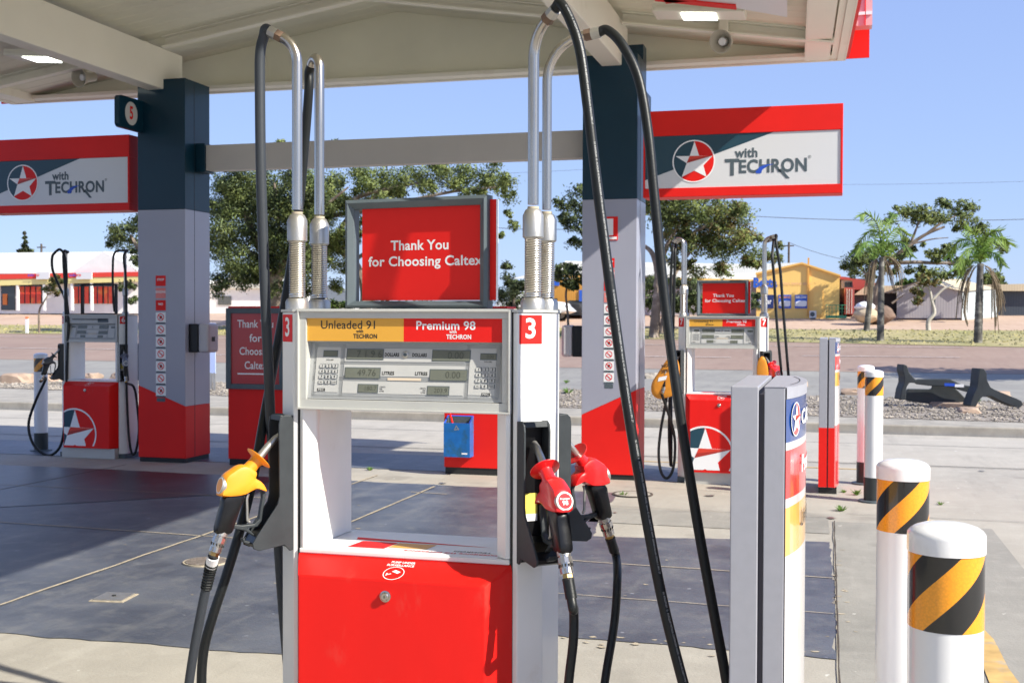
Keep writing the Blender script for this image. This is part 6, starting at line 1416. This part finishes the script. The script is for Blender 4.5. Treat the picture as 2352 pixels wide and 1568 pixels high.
# long cream roofed wing
Yb = 61; t = thing('long_shed', 'long low shed with cream roof behind the pale trunked gum', 'building', (D(1600, 725, Yb).x, Yb, zt(Yb)-.1)); o = t.location
mb = MB(); pxbox(mb, 1270, 1737, 640, 730, Yb, 6, corr('lilac_cladding', (0.42, 0.40, 0.44)), o); mb.build('wall', t)
mb = MB(); a = D(1260, 632, Yb-.4)-o; b = D(1737, 642, Yb-.4)-o; mb.add([a, b, b+Vector((0, 4, .95)), a+Vector((0, 4, .95))], [(0, 1, 2, 3)], ROOFC); mb.add([a-Vector((0, 0, .1)), b-Vector((0, 0, .1)), b, a], [(0, 1, 2, 3)], YELB); mb.build('roof', t)
# orange front at left part (behind right hose masts)
Yb = 57; t = thing('orange_shopfront', 'orange shopfront with blue signs between the hose masts and the right column', 'building', (D(1300, 725, Yb).x, Yb, zt(Yb)-.1)); o = t.location
mb = MB(); pxbox(mb, 1268, 1345, 640, 724, Yb, 4, corr('orange_cladding', (0.62, 0.30, 0.05)), o); mb.build('wall', t)
mb = MB(); pxbox(mb, 1330, 1345, 666, 692, Yb-.06, .05, BLUS, o); pxbox(mb, 1266, 1284, 645, 656, Yb-.06, .05, BLUS, o); mb.build('wall_sign', t)
mb = MB(); pxbox(mb, 1272, 1280, 685, 716, Yb-.05, .04, GLASSD, o); pxbox(mb, 1305, 1342, 690, 724, Yb-.05, .04, GLASSD, o); mb.build('window', t)
# car
Yc = 55; k = D(1280, 720, Yc); t = thing('parked_car', 'white car half hidden behind the right hose masts of pump 3', 'car', (k.x-1.15, Yc, zt(Yc)))
CARW = mat('car_white', (0.78, 0.80, 0.80), 0.25, coat=0.8); mb = MB()
mb.pillow([(-1.9, .32), (-1.9, .8), (-1.75, .95), (-1.2, 1.0), (-.8, 1.4), (.3, 1.42), (.9, 1.0), (1.6, .88), (1.78, .7), (1.8, .35)], .8, lambda p, q, a: Vector((p, a, q)), CARW); mb.build('body', t, smooth=True)
mb = MB(); mb.pillow([(-1.0, 1.02), (-.72, 1.33), (.25, 1.35), (.7, 1.02)], .74, lambda p, q, a: Vector((p, a*1.04, q)), GLASSD, layers=((-1.03, .93), (-.9, 1), (.9, 1), (1.03, .93))); mb.build('windows', t)
for x in (-1.15, 1.2):
    for s in (-1, 1):
        mb = MB(); mb.lathe([(.3, -.1), (.31, -.08), (.31, .08), (.3, .1), (.0001, .1)], RUB, Matrix.Translation((x, s*.72, .31)) @ Matrix.Rotation(R(90), 4, 'X')); wh = mb.build('wheel', t, smooth=True)
        mb = MB(); mb.lathe([(.19, -.115), (.19, .115), (.0001, .116)], ALU, Matrix.Translation((x, s*.72, .31)) @ Matrix.Rotation(R(90), 4, 'X')); mb.build('rim', wh)
mb = MB(); mb.box(1.70, 1.79, -.7, -.45, .66, .78, SIGNW); mb.build('headlight', t)
# sheds at right
REDS = corr('red_container_paint', (0.42, 0.10, 0.09)); DKR = mat('dark_red_roof', (0.38, 0.06, 0.05), .6); GRS = corr('grey_shed_cladding', (0.36, 0.34, 0.36)); WHS = corr('pale_shed_cladding', (0.42, 0.47, 0.50)); NVS = corr('charcoal_cladding', (0.05, 0.065, 0.085)); ROOFT = corr('tan_roof', (0.60, 0.50, 0.34))
Yb = 64; t = thing('red_roof_house', 'dark building with red roof behind the yellow shed corner', 'building', (D(1960, 720, Yb).x, Yb, zt(Yb))); o = t.location
mb = MB(); pxbox(mb, 1928, 2000, 640, 727, Yb, 4, mat('brown_wall', (0.10, 0.06, 0.05), .7), o); pxbox(mb, 1932, 1958, 643, 662, Yb-.1, .09, GRS, o); mb.build('wall', t)
mb = MB(); pxpoly(mb, [(1925, 634), (1960, 638), (2012, 650), (2008, 665), (1960, 665), (1958, 644), (1928, 641)], Yb-.2, .19, DKR, o); mb.build('roof', t); mb = MB(); pxbox(mb, 1940, 1956, 648, 660, Yb-.16, .05, GLASSD, o); mb.build('window', t)
Yb = 59.5; t = thing('shipping_container', 'faded red shipping container on end view beside the yellow shed', 'container', (D(1952, 722, Yb).x, Yb, zt(Yb))); o = t.location
mb = MB(); pxbox(mb, 1940, 1962, 660, 722, Yb, 5, REDS, o); mb.build('container_box', t); mb = MB(); 
for x in (1945, 1950, 1956): pxbox(mb, x, x+.8, 664, 720, Yb-.05, .04, SHOPW, o)
mb.build('lock_rods', t)
Yb = 62.5; t = thing('charcoal_shed', 'charcoal walled shed with cream roof behind the rubble heap', 'building', (D(2000, 720, Yb).x, Yb, zt(Yb))); o = t.location
mb = MB(); pxbox(mb, 1962, 2070, 676, 724, Yb, 4, NVS, o); mb.build('wall', t); mb = MB(); pxpoly(mb, [(1962, 677), (1968, 672), (1990, 656), (2075, 656), (2085, 677)], Yb-.3, 4, ROOFT, o); mb.build('roof', t)
Yb = 57.0; t = thing('grey_shed', 'large grey gabled shed with pale side wall behind the right palms', 'building', (D(2120, 725, Yb).x, Yb, zt(Yb)-.1)); o = t.location
mb = MB(); pxpoly(mb, [(2060, 730), (2060, 672), (2030, 672), (2110, 645), (2210, 668), (2210, 730)], Yb, 1, GRS, o); pxbox(mb, 2146, 2148, 680, 722, Yb-.05, .04, SLATE, o); mb.build('gable_wall', t)
mb = MB(); pxbox(mb, 2060, 2030, 672, 730, Yb-.05, .04, mat('dark_doorway', (0.02, 0.015, 0.015), .9), o) if False else pxbox(mb, 2030, 2063, 673, 725, Yb+.3, .1, mat('dark_doorway', (0.02, 0.015, 0.015), .9), o); mb.build('open_bay', t)
mb = MB(); a = D(2210, 670, Yb)-o; b = D(2290, 662, Yb+3)-o; mb.add([a-Vector((0, 0, 2.2)), b-Vector((0, 0, 2.2)), b, a], [(0, 1, 2, 3)], WHS); mb.build('side_wall', t)
mb = MB(); a = D(2110, 644, Yb)-o; b = D(2212, 669, Yb-.2)-o; c = D(2292, 663, Yb+3)-o; d = D(2200, 640, Yb+3)-o; mb.add([a, b, c, d], [(0, 1, 2, 3)], ROOFT); a2 = D(2030, 672, Yb-.1)-o; mb.add([a2, a, a+Vector((0, 3, 0)), a2+Vector((0, 3, 0))], [(0, 1, 2, 3)], mat('grey_roof', (0.24, 0.23, 0.24), .6)); mb.build('roof', t)
Yb = 61.5; t = thing('long_charcoal_shed', 'charcoal walled shed with long tan roof at the right edge', 'building', (D(2320, 725, Yb).x, Yb, zt(Yb))); o = t.location
mb = MB(); pxbox(mb, 2275, 2640, 668, 728, Yb, 4, NVS, o); mb.build('wall', t); mb = MB(); pxpoly(mb, [(2210, 668), (2210, 655), (2640, 645), (2640, 669), (2290, 668)], Yb-.3, 4, ROOFT, o); mb.build('roof', t)
# rubble heap with tarpaulin
t = thing('rubble_heap', 'heap of pale rubble topped with a white tarpaulin left of the palms', 'rubble heap', (D(1990, 725, 53).x, 53, zt(53)))
o = t.location
def lump(mb, x0, x1, y0, y1, Y, mt_, seed):
    bm = bmesh.new(); bmesh.ops.create_icosphere(bm, subdivisions=3, radius=1); a = D(x0, y0, Y); b = D(x1, y1, Y); c = (a+b)/2-o; hx = (b.x-a.x)/2; hz = (a.z-b.z)/2
    mb.add([Vector((c.x+v.co.x*hx*(1+.2*noise.noise(v.co*2+Vector((seed, 0, 0)))), Y-o.y+v.co.y*.6, c.z+v.co.z*hz*(1+.2*noise.noise(v.co*2.5+Vector((0, seed, 0)))))) for v in bm.verts], [tuple(v.index for v in f.verts) for f in bm.faces], mt_); bm.free()
mb = MB(); lump(mb, 1960, 2020, 706, 742, 53, mat('pale_rubble', (0.50, 0.40, 0.27), .9, var=.2), 1); lump(mb, 1985, 2055, 700, 745, 53.6, mat('brown_rubble', (0.18, 0.12, 0.09), .9, var=.3), 2); mb.build('rubble', t)
mb = MB(); lump(mb, 1962, 2010, 693, 716, 53.2, TXW, 3); mb.build('tarpaulin', t)
# power poles and wires
WIRE = mat('wire_black', (0.10, 0.11, 0.13), .7)
for px, y0, Y, lab in ((1812, 556, 85, 'thin power pole above the yellow shed roof'), (95, 560, 75, 'power pole standing above the shop roof at left'), (1858, 595, 70, 'short pale pole at the yellow shed gable')):
    if px == 1858: continue
    a = D(px, y0, Y); b = D(px, 715, Y); mb = MB(); mb.tube([(0, 0, 0), (0, 0, a.z-zt(Y))], .075, BARKD, seg=8); mb.box(-.35, .35, -.05, .05, a.z-zt(Y)-.3, a.z-zt(Y)-.22, BARKD); oo = mb.build('power_pole', loc=(a.x, Y, zt(Y))); tag(oo, lab, 'power pole', 'power poles in the distance')
def wire(x0, y0, x1, y1, Y, sag, label, r=.018):
    a = D(x0, y0, Y); b = D(x1, y1, Y); mb = MB(); n = 16; mb.tube([a.lerp(b, i/n)-Vector((0, 0, sag*4*(i/n)*(1-i/n))) for i in range(n+1)], r, WIRE, seg=5); tag(mb.build('power_line'), label, 'power line', 'overhead wires')
wire(1700, 495, 2700, 486, 62, .35, 'overhead wire crossing the sky behind the palms at right')
wire(1815, 558, 2100, 605, 80, .5, 'overhead wire running down from the distant pole to the right palms')
wire(700, 398, 1700, 360, 60, .4, 'overhead wire high behind the grey cross beam', .008)
wire(1140, 523, 1360, 523, 62, .1, 'overhead wire between the topper sign and the right column')
wire(1930, 424, 2700, 402, 60, .1, 'faint upper wire right of the sunlit brand sign', .007)
